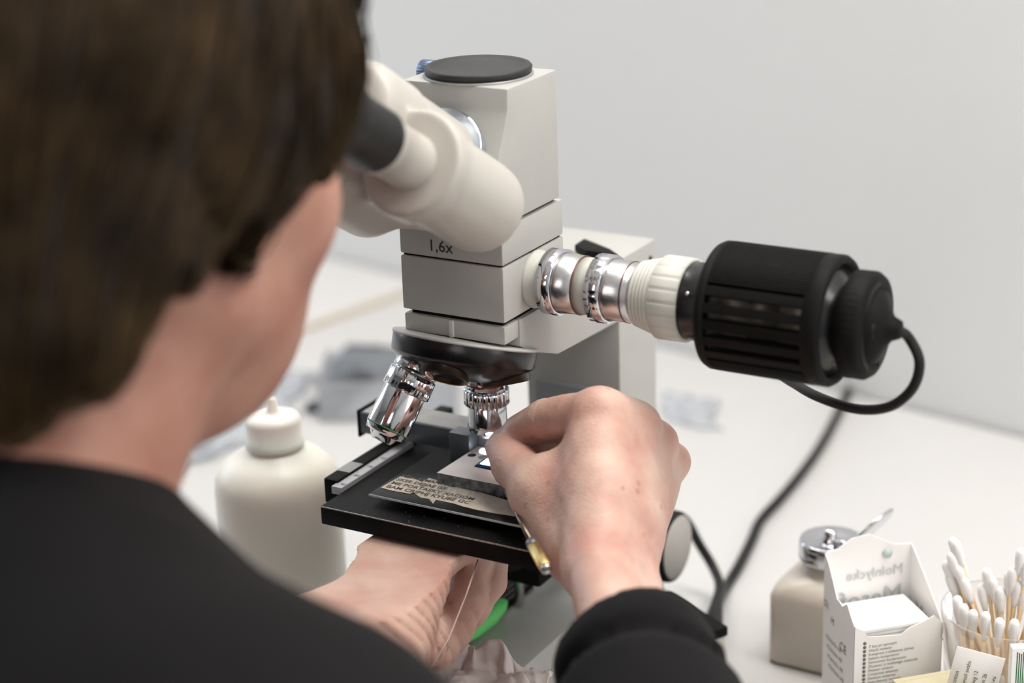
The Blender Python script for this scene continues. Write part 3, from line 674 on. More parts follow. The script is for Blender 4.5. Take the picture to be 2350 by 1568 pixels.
# left hand: wrist lower left, thumb side up under the stage, fingers curling up on the far right
K = dict(F=A(735, 1560, .92), W=A(815, 1455, .985), th1=A(905, 1320, 1.01), th2=A(880, 1245, 1.035), th3=A(925, 1195, 1.06),
         heel=A(965, 1470, 1.015), pc=A(1010, 1400, 1.045), iM=A(1000, 1275, 1.03),
         iP=A(1075, 1240, 1.04), iD=A(1085, 1190, 1.06))
K['F'] = K['W'] + (f32(-.17, -.33, .08) - K['W']) / np.linalg.norm(f32(-.17, -.33, .08) - K['W']) * .07
def left_hand(P):
    k = K
    d = smin(cone(P, k['F'] + f32(-.006, 0, .008), k['W'] + f32(-.004, 0, .008), .024, .021), cone(P, k['F'] + f32(.012, 0, -.008), k['W'] + f32(.012, 0, -.008), .024, .021), .010)
    d = smin(d, cone(P, k['W'] + f32(.006, 0, .006), k['th1'], .023, .022), .014)
    d = smin(d, cone(P, k['th1'] + f32(.010, 0, -.004), k['W'] + f32(.020, 0, -.002), .018, .019), .010)
    d = smin(d, chain(P, [k['th1'], k['th2'], k['th3']], [.020, .0125, .0105], .008), .012)
    d = smin(d, cone(P, k['th1'], k['iM'], .017, .0125), .012)
    d = smin(d, chain(P, [k['iM'], k['iP'], k['iD']], [.0125, .0108, .0092], .004), .005)
    # heel of the hand and hollow palm
    d = smin(d, cone(P, k['W'] + f32(.018, .006, -.010), k['heel'], .016, .0125), .007)
    d = smin(d, cone(P, k['heel'], A(1022, 1424, 1.06), .0125, .011), .008)
    d = smin(d, cone(P, A(960, 1400, 1.05), A(1045, 1330, 1.07), .015, .011), .008)
    d = smin(d, ell(P, A(1000, 1385, 1.068), (.026, .014, .026)), .006)
    for pts, rs in (([A(995, 1486, 1.035), A(1034, 1440, 1.045), A(1070, 1374, 1.045), A(1082, 1290, 1.05)], (.0125, .0115, .0105, .0095)),
                    ([A(1030, 1432, 1.06), A(1076, 1392, 1.062), A(1116, 1335, 1.06), A(1132, 1270, 1.062)], (.011, .0108, .010, .009)),
                    ([A(1030, 1340, 1.062), A(1055, 1320, 1.056), A(1085, 1285, 1.05), A(1080, 1230, 1.055)], (.011, .0105, .0098, .009))):
        d = smin(d, chain(P, pts, rs, .004), .0022)
    # skin folds across the bent wrist
    ax = k['th1'] - k['W']; ax = (ax / np.linalg.norm(ax)).astype(np.float32); q = P - k['W'].astype(np.float32); t = q @ ax
    w = np.exp(-((t - .022) / .034) ** 2) * np.clip((q @ f32(.87, .49, -.03) + .012) / .03, .12, 1)
    q2 = vnoise(P, 60, 5); q3 = vnoise(P, 130, 8)
    d = d + w * (.0021 * (1 - np.abs(np.sin(t * 430 + 2.0 * q2))) ** 2 + .0007 * (1 - np.abs(np.sin(t * 1150 + 3.1 * q3))) - .0006)
    return d + .00035 * vnoise(P, 420, 6) + .0007 * vnoise(P, 100, 7)

# head frame: r right, f forward, u up, measured from between the eyes
HP = math.radians(3); HO = f32(-.031, -.170, .402)
HYAW = math.radians(0); HROLL = math.radians(0)
_F = np.array([math.sin(HYAW) * math.cos(HP), math.cos(HYAW) * math.cos(HP), -math.sin(HP)]); _Rv = np.cross(_F, [0, 0, 1]); _Rv /= np.linalg.norm(_Rv); _U = np.cross(_Rv, _F)
HR = np.stack([_Rv, _F, _U], 1).astype(np.float32)
def hloc(P): return (P - HO) @ HR
def hw(r, f, u): return HO + HR @ f32(r, f, u)
SH_R = f32(.112, -.385, .192); SH_L = f32(-.235, -.375, .195); NB = f32(-.040, -.345, .236); EL_R = f32(.26, -.285, .070); EL_L = f32(-.17, -.33, .08)
WR = J['W']; WL = K['W']
def head(P):
    q = hloc(P)
    d = ell(q, (0, -.092, .032), (.076, .098, .088))
    d = smin(d, ell(q, (0, -.036, -.030), (.062, .056, .082)), .03)
    d = smin(d, ell(q, (0, -.027, -.087), (.034, .031, .024)), .03)           # chin
    for s in (-1, 1):
        d = smin(d, cone(q, f32(.052 * s, -.085, -.060), f32(.020 * s, -.022, -.094), .012, .012), .022)   # jaw
        d = smin(d, ell(q, (.042 * s, -.024, -.038), (.020, .022, .024)), .018)   # cheekbone
        d = smin(d, ell(q, (.030 * s, .004, .020), (.028, .012, .010)), .012)     # brow
        d = smax(d, -ell(q, (.031 * s, .016, 0), (.017, .013, .012)), .008)       # eye socket
        d = smin(d, ell(q, (.031 * s, -.001, 0), (.0125, .0125, .0125)), .001)
        e = ell(q, (.074 * s, -.104, -.004), (.006, .015, .026)); d = smin(d, e, .006)
    d = smin(d, cone(q, f32(0, .008, 0), f32(0, .026, -.038), .006, .010), .009)   # nose
    for s in (-1, 1): d = smin(d, ell(q, (.010 * s, .020, -.043), (.007, .009, .007)), .005)
    d = smin(d, ell(q, (0, .006, -.066), (.022, .010, .0055)), .004)
    d = smin(d, ell(q, (0, .004, -.075), (.019, .010, .006)), .004)
    nb = NB
    d = smin(d, cone(P, hw(0, -.095, -.065), nb, .056, .062), .03)
    d = smin(d, ell(P, hw(0, -.04, -.118), (.028, .035, .02)), .035)
    return d
def torso(P, g=0.0):
    d = cone(P, NB + f32(0, 0, -.02), f32(-.05, -.40, -.25), .075 + g, .145 + g)
    d = smin(d, cone(P, SH_R, SH_L, .068 + g, .068 + g), .06)
    d = smin(d, cone(P, NB + f32(.02, -.0, -.015), SH_R, .058 + g, .066 + g), .06)
    d = smin(d, cone(P, f32(-.04, -.40, .05), f32(-.05, -.42, -.30), .15 + g, .15 + g), .05)
    return d
def arms(P, g=0.0, right=True, left=True):
    d = None
    if right:
        d = smin(cone(P, SH_R, EL_R, .056 + g, .044 + g), cone(P, EL_R, WR, .042 + g, .024 + g), .02)
    if left:
        e = smin(cone(P, SH_L, EL_L, .052 + g, .042 + g), cone(P, EL_L, K['W'] + (K['F'] - K['W']) * .85, .040 + g, .027 + g), .02); d = e if d is None else np.minimum(d, e)
    return d
def body(P):
    d = smin(head(P), torso(P, -.010), .02)
    return smin(d, arms(P, -.008), .02)
person = thing('person', 'person with short brown hair in a black sweater bending over the microscope', 'person', (-.05, -.40, -.3))
Vs, Fs, n = [], [], 0
def add(VF):
    global n
    Vs.append(VF[0]); Fs.append(VF[1] + n); n += len(VF[0])
wax = (J['Wf'] - J['W']); wax = (wax / np.linalg.norm(wax)).astype(np.float32); WCUT = J['W'] + wax * .045
lax = (K['F'] - K['W']); lax = (lax / np.linalg.norm(lax)).astype(np.float32); LCUT = K['W'] + lax * .072
def body_cut(P):      # the arms give way to the finer hand surfaces inside the sleeves
    d = body(P)
    for c, ax in ((WCUT, wax), (LCUT, lax)):
        q = P - c.astype(np.float32); near = np.linalg.norm(q, axis=-1) - .13
        d = np.maximum(d, -np.maximum(q @ ax, near))
    return d
add(surfnet(lambda P: body_cut(P), (-.36, -.60, -.35), (.36, .02, .52), .005))
add(surfnet(right_hand, (-.035, -.135, .105), (.165, .075, .245), .00115))
klo = np.min([v for v in K.values()], 0) - .04; khi = np.max([v for v in K.values()], 0) + .045
khi[2] = .1385
def lh(P): return np.maximum(left_hand(P), P[..., 2] - .1375)
add(surfnet(lh, klo, khi, .00125))
me = bpy.data.meshes.new('body')
V = np.concatenate(Vs); F = np.concatenate(Fs)
me.vertices.add(len(V)); me.vertices.foreach_set('co', V.astype(np.float32).ravel())
me.loops.add(F.size); me.loops.foreach_set('vertex_index', F.ravel().astype(np.int32))
me.polygons.add(len(F)); me.polygons.foreach_set('loop_start', np.arange(0, F.size, 4, dtype=np.int32)); me.polygons.foreach_set('loop_total', np.full(len(F), 4, np.int32))
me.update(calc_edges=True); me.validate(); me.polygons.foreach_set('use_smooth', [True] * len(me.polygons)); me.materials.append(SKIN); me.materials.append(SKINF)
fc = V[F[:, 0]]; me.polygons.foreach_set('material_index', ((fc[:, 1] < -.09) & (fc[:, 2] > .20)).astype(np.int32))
bo = link(bpy.data.objects.new('body', me), person)

# sweater
def clip(P, d, c, ax, k=.004, lim=.13):
    q = P - c.astype(np.float32); t = -(q @ ax)
    near = np.linalg.norm(q, axis=-1) < lim
    return np.where(near, smax(d, t, k), d), -t, near
CR = A(1433, 1474, .918).astype(np.float32)           # middle of the right cuff
cax = A(1536, 1697, .862) - A(1432, 1462, .920); cax = (cax / np.linalg.norm(cax)).astype(np.float32)
def sweater(P):
    d = torso(P, .012)
    ra = smin(cone(P, SH_R, EL_R, .062, .055), cone(P, EL_R, CR + cax * .02, .058, .0405), .03)
    q = P - CR; t = q @ cax
    ra = smax(ra, -t, .006)
    ra = ra + .0075 * np.exp(-((t - .028 - .01 * q[..., 0] / .04) / .0040) ** 2) - .002 * (t > .032)  # crease behind the turned-back cuff
    la = smin(cone(P, SH_L, EL_L, .062, .055), cone(P, EL_L, K['W'] + lax * .052, .054, .041), .03)
    ql = P - (K['W'] + lax * .058).astype(np.float32); la = smax(la, -(ql @ lax), .006)
    d = smin(d, ra, .03); d = smin(d, la, .03)
    # neckline: collar opening round the neck
    nk = cone(P, hw(0, -.085, -.05), NB + f32(0, 0, .0), .066, .070)
    col = smax(nk, (P - (NB + f32(.02, .0, .030))) @ f32(.10, .30, .94), .006)
    d = smin(d, col, .012)
    d = d + .004 * vnoise(P, 22, 11) + .0016 * vnoise(P, 60, 12)
    return d
add2 = surfnet(sweater, (-.40, -.62, -.36), (.37, .0, .33), .0045)
pyobj('sweater', add2[0], add2[1], CLOTH, person)

# hair
def hairf(P):
    q = hloc(P)
    d = ell(q, (0, -.098, .040), (.094, .112, .100))
    d = smin(d, ell(q, (0, -.135, -.045), (.078, .072, .085)), .03)
    d = smin(d, ell(q, (0, -.020, .062), (.074, .046, .048)), .03)
    for s in (-1, 1):
        d = smin(d, ell(q, (.070 * s, -.070, .012), (.024, .050, .052)), .02)
        d = smin(d, ell(q, (.058 * s, -.105, -.068), (.026, .032, .050)), .02)
    edge = np.interp(q[..., 1], [-.2, -.18, -.169, -.145, -.124, -.098, -.07, -.047, -.02, .02], [-.096, -.090, -.076, -.052, -.037, -.026, -.020, -.008, .012, .05]).astype(np.float32)
    edge = edge + .006 * np.sin(q[..., 1] * 260) * np.sin(q[..., 1] * 90 + 1) - .012 * np.exp(-((q[..., 1] + .088) / .012) ** 2)
    d = smax(d, edge - q[..., 2], .010)
    d = d + .004 * vnoise(q, 55, 21) + .002 * vnoise(q, 140, 22)
    # keep the face and the front of the ears clear
    cut = q[..., 1] * .80 - q[..., 2] * .62 - .012
    cut = np.maximum(cut, q[..., 1] + q[..., 2] * .05 - .06)
    face = smin(ell(q, (0, .03, -.045), (.075, .075, .075)), ell(q, (0, .0, -.10), (.085, .060, .07)), .02)
    return smax(d, -face, .006)
V, F = surfnet(hairf, (-.16, -.42, .20), (.10, -.08, .56), .0035)
hair = pyobj('hair', V, F, HAIRM, person)
def strands(nst, seed):
    r = np.random.RandomState(seed); sel = V[r.randint(0, len(V), nst)] + r.normal(size=(nst, 3)) * .002
    P = sel.astype(np.float32); pts = [P]; off = np.abs(r.normal(size=nst)) * .0016
    crown = hw(0, -.12, .13)
    for s in range(8):
        g = grad(hairf, P, .003); q = hloc(P)
        down = -HR[:, 2][None] * 1.0 + HR[:, 1][None] * (.45 * np.clip(q[:, 1:2] / .06 + 1.2, -1, 1)) + .25 * np.sign(q[:, :1]) * HR[:, 0][None] * .3
        down = down + .22 * np.stack([vnoise(P, 38, 31), vnoise(P, 38, 32), vnoise(P, 38, 33)], -1)
        t = down - g * (down * g).sum(-1, keepdims=True); t /= np.linalg.norm(t, axis=-1, keepdims=True) + 1e-6
        P = P + t * .0075; dist = hairf(P); P = P - g * (dist - off)[:, None] * .8; pts.append(P)
    return np.stack(pts, 1)
S = strands(5200, 9).astype(np.float32); ns_, L_ = S.shape[:2]
tan = np.gradient(S, axis=1); tan /= np.linalg.norm(tan, axis=-1, keepdims=True) + 1e-9
up = np.cross(tan, f32(.3, .5, .8)); up /= np.linalg.norm(up, axis=-1, keepdims=True) + 1e-9; sd = np.cross(tan, up)
rad = (.00055 * np.sin(np.linspace(.35, math.pi - .08, L_)))[None, :, None]
rings = np.stack([S + rad * (up * math.cos(a) + sd * math.sin(a)) for a in (0, 2.094, 4.189)], 2)
HV = rings.reshape(-1, 3); base = (np.arange(ns_)[:, None, None] * L_ * 3 + np.arange(L_ - 1)[None, :, None] * 3)
kk = np.arange(3)[None, None, :]; HF = np.stack([base + kk, base + (kk + 1) % 3, base + 3 + (kk + 1) % 3, base + 3 + kk], -1).reshape(-1, 4)
hm = bpy.data.meshes.new('hair_strands'); hm.vertices.add(len(HV)); hm.vertices.foreach_set('co', HV.astype(np.float32).ravel())
hm.loops.add(HF.size); hm.loops.foreach_set('vertex_index', HF.ravel().astype(np.int32)); hm.polygons.add(len(HF))
hm.polygons.foreach_set('loop_start', np.arange(0, HF.size, 4, dtype=np.int32)); hm.polygons.foreach_set('loop_total', np.full(len(HF), 4, np.int32))
hm.update(calc_edges=True); hm.polygons.foreach_set('use_smooth', [True] * len(HF)); hm.materials.append(HAIRL)
hs = bpy.data.objects.new('hair_strands', hm); COL.objects.link(hs); hs.parent = hair; hs['kind'] = 'stuff'
# ring on the left hand, eyes hidden behind the eyepieces
for s in (-1, 1):
    c = Vector(hw(.031 * s, .0015, 0)); bm = bmesh.new(); bmesh.ops.create_uvsphere(bm, u_segments=20, v_segments=12, radius=.0118, matrix=Matrix.Translation(c))
    e = obj('eye', bm, mat('eye_white', (.75, .72, .70), .2), person, True)
    bm = bmesh.new(); lathe(bm, [(.0105, .0058), (.0121, .003), (.0123, .0005)], c, Vector(_F), 20); obj('iris', bm, mat('iris', (.06, .05, .04), .15), e, True)
rg = Vector(A(1046, 1322, 1.046)); rd = Vector(A(1060, 1310, 1.05) - A(1030, 1330, 1.05))
latheo('ring', [(-.0012, .0108), (-.0012, .0116), (.0012, .0116), (.0012, .0108), (-.0012, .0108)], Vector(A(1062, 1312, 1.0555)), rd, BRASS, person, 40, caps=False, label='thin gold ring')

# needle held by the left hand
bm = bmesh.new(); tube(bm, [A(1097, 1285, 1.02), A(1070, 1365, 1.012), A(1030, 1465, 1.0), A(985, 1540, .985)], .00045, 8)
tag(obj('wire', bm, mat('pale_wire', (.55, .42, .38), .35, .3), None, 50), 'thin pale wire hanging down in front of the left palm', 'wire')

# ================================================================== ON THE DESK, RIGHT
# dispenser bottle
b0 = at(1762, 1520, z=0); bc = Vector((b0[0] + .029, b0[1] + .026, 0))
dsp = thing('dispenser_bottle', 'frosted square dispenser bottle with a chrome pump cap and open lid', 'bottle', bc)
bT = Matrix.Translation(bc) @ Matrix.Rotation(math.radians(-2), 4, 'Z')
def rsq(r, c, n=8):
    p = []
    for k, (sx, sy) in enumerate(((1, 1), (-1, 1), (-1, -1), (1, -1))):
        for i in range(n + 1):
            a = math.pi / 2 * (k + i / n); p.append((sx * (r - c) + c * math.cos(a), sy * (r - c) + c * math.sin(a)))
    return p
bm = bmesh.new(); rings = []
for z, r, c in ((.0005, .0265, .005), (.003, .0285, .006), (.044, .0285, .006), (.0495, .027, .010), (.0535, .0235, .016), (.0560, .0190, .0185), (.0572, .0170, .0169), (.063, .0165, .0164)):
    rings.append([bm.verts.new(bT @ Vector((x, y, z))) for x, y in rsq(r, c)])
for i in range(len(rings) - 1):
    m_ = len(rings[i])
    for k in range(m_): bm.faces.new((rings[i][k], rings[i][(k + 1) % m_], rings[i + 1][(k + 1) % m_], rings[i + 1][k]))
bm.faces.new(rings[0][::-1]); bm.faces.new(rings[-1]); obj('bottle_body', bm, FROST, dsp, 40)
boxo('base_slab', (-.027, -.027, 0), (.027, .027, .0035), mat('bottle_base', (.16, .16, .10), .25), dsp, .001, mat4=bT)
cz = Vector((bc.x, bc.y, -.0225))
capo = latheo('pump_cap', [(.0835, .0158), (.0845, .0165), (.086, .0185), (.088, .0195), (.0965, .0195), (.0985, .0188), (.0990, .0175), (.0965, .0125), (.0955, .003)], cz, (0, 0, 1), CHROME, dsp, 64)
latheo('pump_knob', [(.0955, .0055), (.0985, .0050), (.100, .0034), (.1035, .0040), (.105, .0030), (.1055, .0005)], cz + Vector((-.001, -.001, 0)), (0, 0, 1), CHROME, capo, 32)
latheo('nozzle', [(0, .0018), (.006, .0022), (.0075, .0012)], cz + Vector((.004, -.003, .0985)), (.8, -.4, .2), CHROME, capo, 20)
e1_ = Vector(at(2053, 1167, d=1.16)) ; e0_ = Vector(at(1950, 1255, d=1.16))
ld = (e1_ - e0_).normalized(); vdir = Vector(CAM) - e0_; nn = ld.cross(vdir).normalized(); nn = (nn + vdir.normalized() * .10).normalized()
latheo('lid', [(-.0008, .0150), (-.0008, .0170), (.0006, .0172), (.0016, .0150), (.0018, .0005)], e0_ + ld * .0165, nn, CHROME, capo, 56, label='open round lid seen edge-on')

# carton of compresses
kz = at(1953, 1705, z=0); KO = Vector(kz); th = math.radians(45)
d1 = Vector((math.cos(th), math.sin(th), 0)); d2 = Vector((-math.sin(th), math.cos(th), 0))
def onv(p, u, v):
    d = ray(u, v); A_ = np.stack([d, -np.array([0, 0, 1.])], 1); s = np.linalg.lstsq(A_, np.array(p) - CAM, rcond=None)[0]; return float(s[1])
BW, BDp = .0530, .040
zFL = onv(KO, 1968, 1440); zBL = onv(KO + d2 * BDp, 1905, 1272); zBR = onv(KO + d2 * BDp + d1 * BW, 2095, 1247); zFR = onv(KO + d1 * BW, 2165, 1430)
carton = thing('compress_carton', 'torn-open white paper carton of compresses in front of the dispenser bottle', 'box', KO + d1 * BW / 2 + d2 * BDp / 2)
def panel(name, o, dx, w, tops, m=PAPER, tk=.0005):
    """upright card panel: tops = [(fraction, height)...]"""
    bm = bmesh.new(); n_ = Vector((dx.y, -dx.x, 0))
    prism(bm, [o] + [o + dx * w] + [o + dx * w * f + Vector((0, 0, z)) for f, z in tops[::-1]], tk, n_ * -1)
    return obj(name, bm, m, carton)
def torn(z0, z1, mid, n_=14, amp=.0012, seed=1):
    r = random.Random(seed); out = []
    for i in range(n_ + 1):
        f = i / n_; z = z0 + (z1 - z0) * f + mid * math.sin(math.pi * f) + (r.uniform(-amp, amp) if 0 < i < n_ else 0); out.append((f, z))
    return out
fr = panel('front_panel', KO, d1, BW, [(0, zFL), (.10, zFL - .003), (.16, zFL - .0075), (.35, zFL - .0085), (.52, zFL - .0095), (.62, zFL - .006), (.75, zFL - .004), (.9, zFL - .001), (1, zFR)])
sidep = panel('side_panel', KO + d2 * BDp, -d2, BDp, [(0, zBL), (.10, zBL - .003), (.28, zBL - .012), (.42, zBL - .020), (.50, zBL - .020), (.60, zBL - .021), (.75, zFL + .009), (.9, zFL + .003), (1, zFL)])
bk = panel('back_panel', KO + d2 * BDp, d1, BW, [(0, zBL), (.15, zBL + .002), (.3, zBL + .007), (.5, zBL + .008), (.8, zBR + .001), (1, zBR)])
rt = panel('side_panel', KO + d1 * BW, d2, BDp, [(0, zFR), (.3, zFR + .010), (.6, zFR + (zBR - zFR) * .62), (.85, zBR - .004), (1, zBR)])
ft = text; nf = -d2
lines = ['Nonwoven kompres', 'T kaz pri upouzyti', 'Wacik netkany', 'Kompresa z netkaniny jalowy', 'Sakieto kompressor', 'Nonwoven kompresszio', 'Zlozenec iz netkanega materiala', 'Melyaev tampon', 'Compresa netesuta', 'Netkane tampony', 'Nekudsanniy tampon', 'Stomatologo medijagos tamponas', 'Laboratoorne tampoon', 'Kompresa jalowa']
for i, s in enumerate(lines):
    z = zFL - .0118 - i * .00245
    o = KO + d1 * .0086 + nf * .0002 + Vector((0, 0, z))
    if i: text('text_line', s, .0023, o, d1, (0, 0, 1), INKG, fr, shear=.15)
    latheo('bullet', [(0, .0010), (.0001, .0010)], KO + d1 * .0064 + nf * .0001 + Vector((0, 0, z + .0008)), nf, INKG, fr, 14)
sn = -d1
for s, fy, zz, sz in (('CE', .010, zFL - .014, .0075), ('M', .022, zFL - .004, .0055), ('(2)', .032, zFL + .003, .0055)):
    text('mark', s, sz, KO + d2 * (fy + .008) + sn * .0003 + Vector((0, 0, zz - .008)), -d2, (0, 0, 1), INKG, sidep)
for i in range(4): text('text_line', 'Molnlycke AB', .0036, KO + d2 * (.036 - i * .0015) + sn * .0003 + Vector((0, 0, zFL - .024 - i * .0055)), -d2, (0, 0, 1), INKG, sidep)
bo_ = KO + d2 * BDp + d1 * (BW * .90) + nf * .0008
text('brand_print', 'Mesoft', .0155, bo_ + Vector((0, 0, zBR - .0345)), -d1, (0, 0, 1), INKP, bk)
text('brand_print', 'Molnlycke', .0085, bo_ + Vector((0, 0, zBR - .017)), -d1, (0, 0, 1), INKP, bk)
boxo('brand_rule', (0, 0, 0), (BW * .7, .0001, .0004), INKP, bk, 0, mat4=Matrix.Translation(bo_ - d1 * BW * .72 + Vector((0, 0, zBR - .040))) @ Matrix.Rotation(th, 4, 'Z'))
latheo('emblem', [(0, .0030), (.0001, .0030)], bo_ - d1 * .010 + Vector((0, 0, zBR - .0035)), nf, INKT, bk, 20)
text('brand_print', 'Mesoft', .0125, KO + d1 * (BW - .0008) + d2 * BDp * .80 + Vector((0, 0, zBR - .040)), -d2, (0, 0, 1), INKP, rt)
GZ = zFL - .004
gt_ = Matrix(((d1.x, d2.x, 0, KO.x), (d1.y, d2.y, 0, KO.y), (0, 0, 1, 0), (0, 0, 0, 1)))
for i in range(8):
    r = random.Random(i); z = GZ - (8 - i) * .0028
    g = boxo('compress', (.003 + r.uniform(0, .001), .002 + r.uniform(0, .001), z), (BW - .005 - r.uniform(0, .002), BDp - .004 - r.uniform(0, .003), z + .0026), COTTON, None, .0009, mat4=gt_)
    tag(g, 'folded white gauze compress on top of the pile in the torn carton' if i == 7 else 'folded white gauze compress lower in the pile in the torn carton', 'compress', 'compresses piled in the carton')
boxo('filler', (.003, .004, .001), (BW - .003, BDp - .005, GZ - .0225), PAPER, carton, .0005, mat4=gt_)

# cotton swabs in a clear cup
cc = Vector((.2285, .150, 0)); CR_ = .036; CH = .070
cup = thing('swab_cup', 'clear plastic cup holding the cotton swabs at the lower right', 'cup', cc)
latheo('cup_wall', [(.001, .001), (.001, CR_ * .86), (CH, CR_), (CH + .0008, CR_ + .0008), (CH, CR_ + .0012), (0, CR_ * .88), (0, .001)], cc, (0, 0, 1), CLEARP, cup, 64)
proto = None; rs = random.Random(12)
vdir_c = Vector((CAM[0] - cc.x, CAM[1] - cc.y, 0)).normalized(); side = Vector((vdir_c.y, -vdir_c.x, 0)) * -1
def swab_meshes():
    bm = bmesh.new(); tube(bm, [(0, 0, 0), (0, 0, .04), (0, 0, .074)], .00115, 8); a = obj('stick', bm, WOOD, None, 60)
    bm = bmesh.new(); pr_ = [(-.0005, .0011), (.003, .0019), (.007, .0026), (.011, .0029), (.014, .0027), (.0158, .0018), (.0165, .0004)]
    lathe(bm, pr_, (0, 0, .062), (0, 0, 1), 16); b = obj('cotton_tip', bm, COTTON, None, True)
    bm = bmesh.new(); lathe(bm, [(t, r_) for t, r_ in pr_], (0, 0, .016), (0, 0, -1), 16); c = obj('cotton_tip', bm, COTTON, None, True)
    return a, b, c
sa, sb1, sb2 = swab_meshes()
spots = []
for i in range(12): a = i / 12 * math.pi - .1; spots.append((a, .90, .058 + .004 * (i % 3)))                 # front row below the rim
for i in range(10): spots.append((math.pi - .7 + i * .14, .70 + .04 * (i % 3), .074 + .007 * (i % 4)))              # left bunch
for i in range(7): spots.append((.6 + i * .16, .55 + .06 * (i % 3), .083 + .006 * (i % 3)))
for i in range(7): spots.append((1.1 + i * .28, .45, .070 + .005 * (i % 3)))
for i, (a, rf, zt_) in enumerate(spots):
    dirv = side * math.cos(a) + vdir_c * math.sin(a) if i < 12 else side * (math.cos(a) * 1.0 - (.22 if i < 22 else 0)) + vdir_c * math.sin(a) * .2
    topp = cc + dirv * CR_ * rf * (1.05 if i >= 12 else .93) + Vector((0, 0, zt_ + .0145)); bot = cc + dirv * CR_ * (.35 + .25 * rs.random() if i >= 12 else .66) * (1 if i < 12 else -.2) + Vector((rs.uniform(-.004, .004), rs.uniform(-.004, .004), 0))
    dv = (topp - bot); dv = Vector((dv.x, dv.y, max(dv.z, .02))).normalized(); o_ = topp - dv * .078
    if o_.z < .0015: o_.z = .0015
    o = bpy.data.objects.new('cotton_swab', None); COL.objects.link(o); o.empty_display_size = .01
    q_ = dv.to_track_quat('Z', 'Y'); o.location = o_; o.rotation_mode = 'QUATERNION'; o.rotation_quaternion = q_
    row = 'in the front row below the rim of the clear cup' if i < 12 else ('in the raised bunch at the left of the clear cup' if i < 22 else 'standing tall in the middle of the clear cup' if i < 29 else 'fanning out low inside the clear cup')
    ordn = ['twelfth', 'eleventh', 'tenth', 'ninth', 'eighth', 'seventh', 'sixth', 'fifth', 'fourth', 'third', 'second', 'first']
    tag(o, ('cotton swab, %s from the left in the front row of the clear cup' % ordn[i]) if i < 12 else 'white-tipped cotton swab ' + row, 'cotton swab', 'cotton swabs ' + row)
    for s_ in (sa, sb1, sb2):
        if i == 0: c_ = s_
        else: c_ = s_.copy(); COL.objects.link(c_)
        c_.parent = o
# labels on the cup
def curved_label(name, a0, a1, z0, z1, m, parent, rad=CR_ * .93, skew=0, n_=10):
    bm = bmesh.new(); rows = []
    for i in range(n_ + 1):
        a = a0 + (a1 - a0) * i / n_; rows.append([])
        for z in (z0 + skew * i / n_, z1 + skew * i / n_):
            rr_ = CR_ * (.88 + .12 * z / CH) + .0020; p = cc + (side * math.cos(a) + vdir_c * math.sin(a)) * rr_; rows[-1].append((bm.verts.new(p + Vector((0, 0, z))), bm.verts.new(p * 1 + (p - cc).normalized() * .0003 + Vector((0, 0, z)))))
    for i in range(n_):
        a, b = rows[i]; c, d = rows[i + 1]
        bm.faces.new((a[1], b[1], d[1], c[1])); bm.faces.new((a[0], c[0], d[0], b[0])); bm.faces.new((b[0], d[0], d[1], b[1])); bm.faces.new((a[0], a[1], c[1], c[0]))
    bm.faces.new((rows[0][0][0], rows[0][1][0], rows[0][1][1], rows[0][0][1])); bm.faces.new((rows[-1][0][0], rows[-1][0][1], rows[-1][1][1], rows[-1][1][0]))
    return obj(name, bm, m, parent, True)
lb = boxo('label', (-.0128, 0, -.020), (.0128, .0004, .0135), PAPER, cup, .0001, 1,
          Matrix.Translation(Vector(at(2238, 1548, d=1.055))) @ Matrix.Rotation(math.atan2(side.y, side.x) , 4, 'Z') @ Matrix.Rotation(math.radians(11), 4, 'Y'), label='small white sticker with rounded corners')
ldx = (Matrix.Rotation(math.atan2(side.y, side.x), 3, 'Z') @ Matrix.Rotation(math.radians(11), 3, 'Y')) @ Vector((1, 0, 0))
ldz = (Matrix.Rotation(math.atan2(side.y, side.x), 3, 'Z') @ Matrix.Rotation(math.radians(11), 3, 'Y')) @ Vector((0, 0, 1))
ldn = ldx.cross(ldz); 
if ldn.dot(Vector(CAM) - Vector(at(2238, 1548, d=1.055))) < 0: ldn = -ldn
lo_ = Vector(at(2238, 1548, d=1.055)) + ldn * .0006
for i, s in enumerate(('100% cotton', 'cotton wool swabs', 'Handelsweg 12', '1-10 Riegen 2b', 'www.swabs.eu')):
    text('sticker_line', s, .0030, lo_ + ldx * (-.0085 + i * .0048) - ldz * .016, ldz, -ldx, INK, lb)
# green-printed card standing in front
gc = Vector(at(2306, 1790, z=0)); gd = (side * 1.0 + vdir_c * -.3).normalized()
gb = thing('card_box', 'white card box with fine green lines at the lower right corner', 'box', gc)
gT = Matrix.Translation(gc) @ Matrix.Rotation(math.atan2(gd.y, gd.x), 4, 'Z')
zt2 = onv(gc, 2325, 1490)
boxo('carton_body', (0, 0, 0), (.05, .006, zt2), PAPER, gb, .0004, mat4=gT)
for i in range(16):
    boxo('print_line', (.0025 + i * .0011, -.0002, .004), (.0030 + i * .0011, .0001, zt2 - .002 - .0006 * (i % 3)), GREENP, gb, 0, mat4=gT)
# yellowish tray in front of the carton
yt = Vector(at(2125, 1740, z=0)); zy = onv(yt, 2110, 1560)
ytray = thing('plastic_tray', 'small pale yellow translucent tray in front of the white carton', 'tray', yt)
boxo('tray_body', (-.022, -.018, 0), (.020, .018, zy), YELP, ytray, .004, 4, Matrix.Translation(yt + Vector((.012, -.004, 0))) @ Matrix.Rotation(th, 4, 'Z'))
boxo('tray_lip', (-.0235, -.0195, zy - .002), (.0215, .0195, zy - .0005), YELP, ytray, .0006, 2, Matrix.Translation(yt + Vector((.012, -.004, 0))) @ Matrix.Rotation(th, 4, 'Z'))

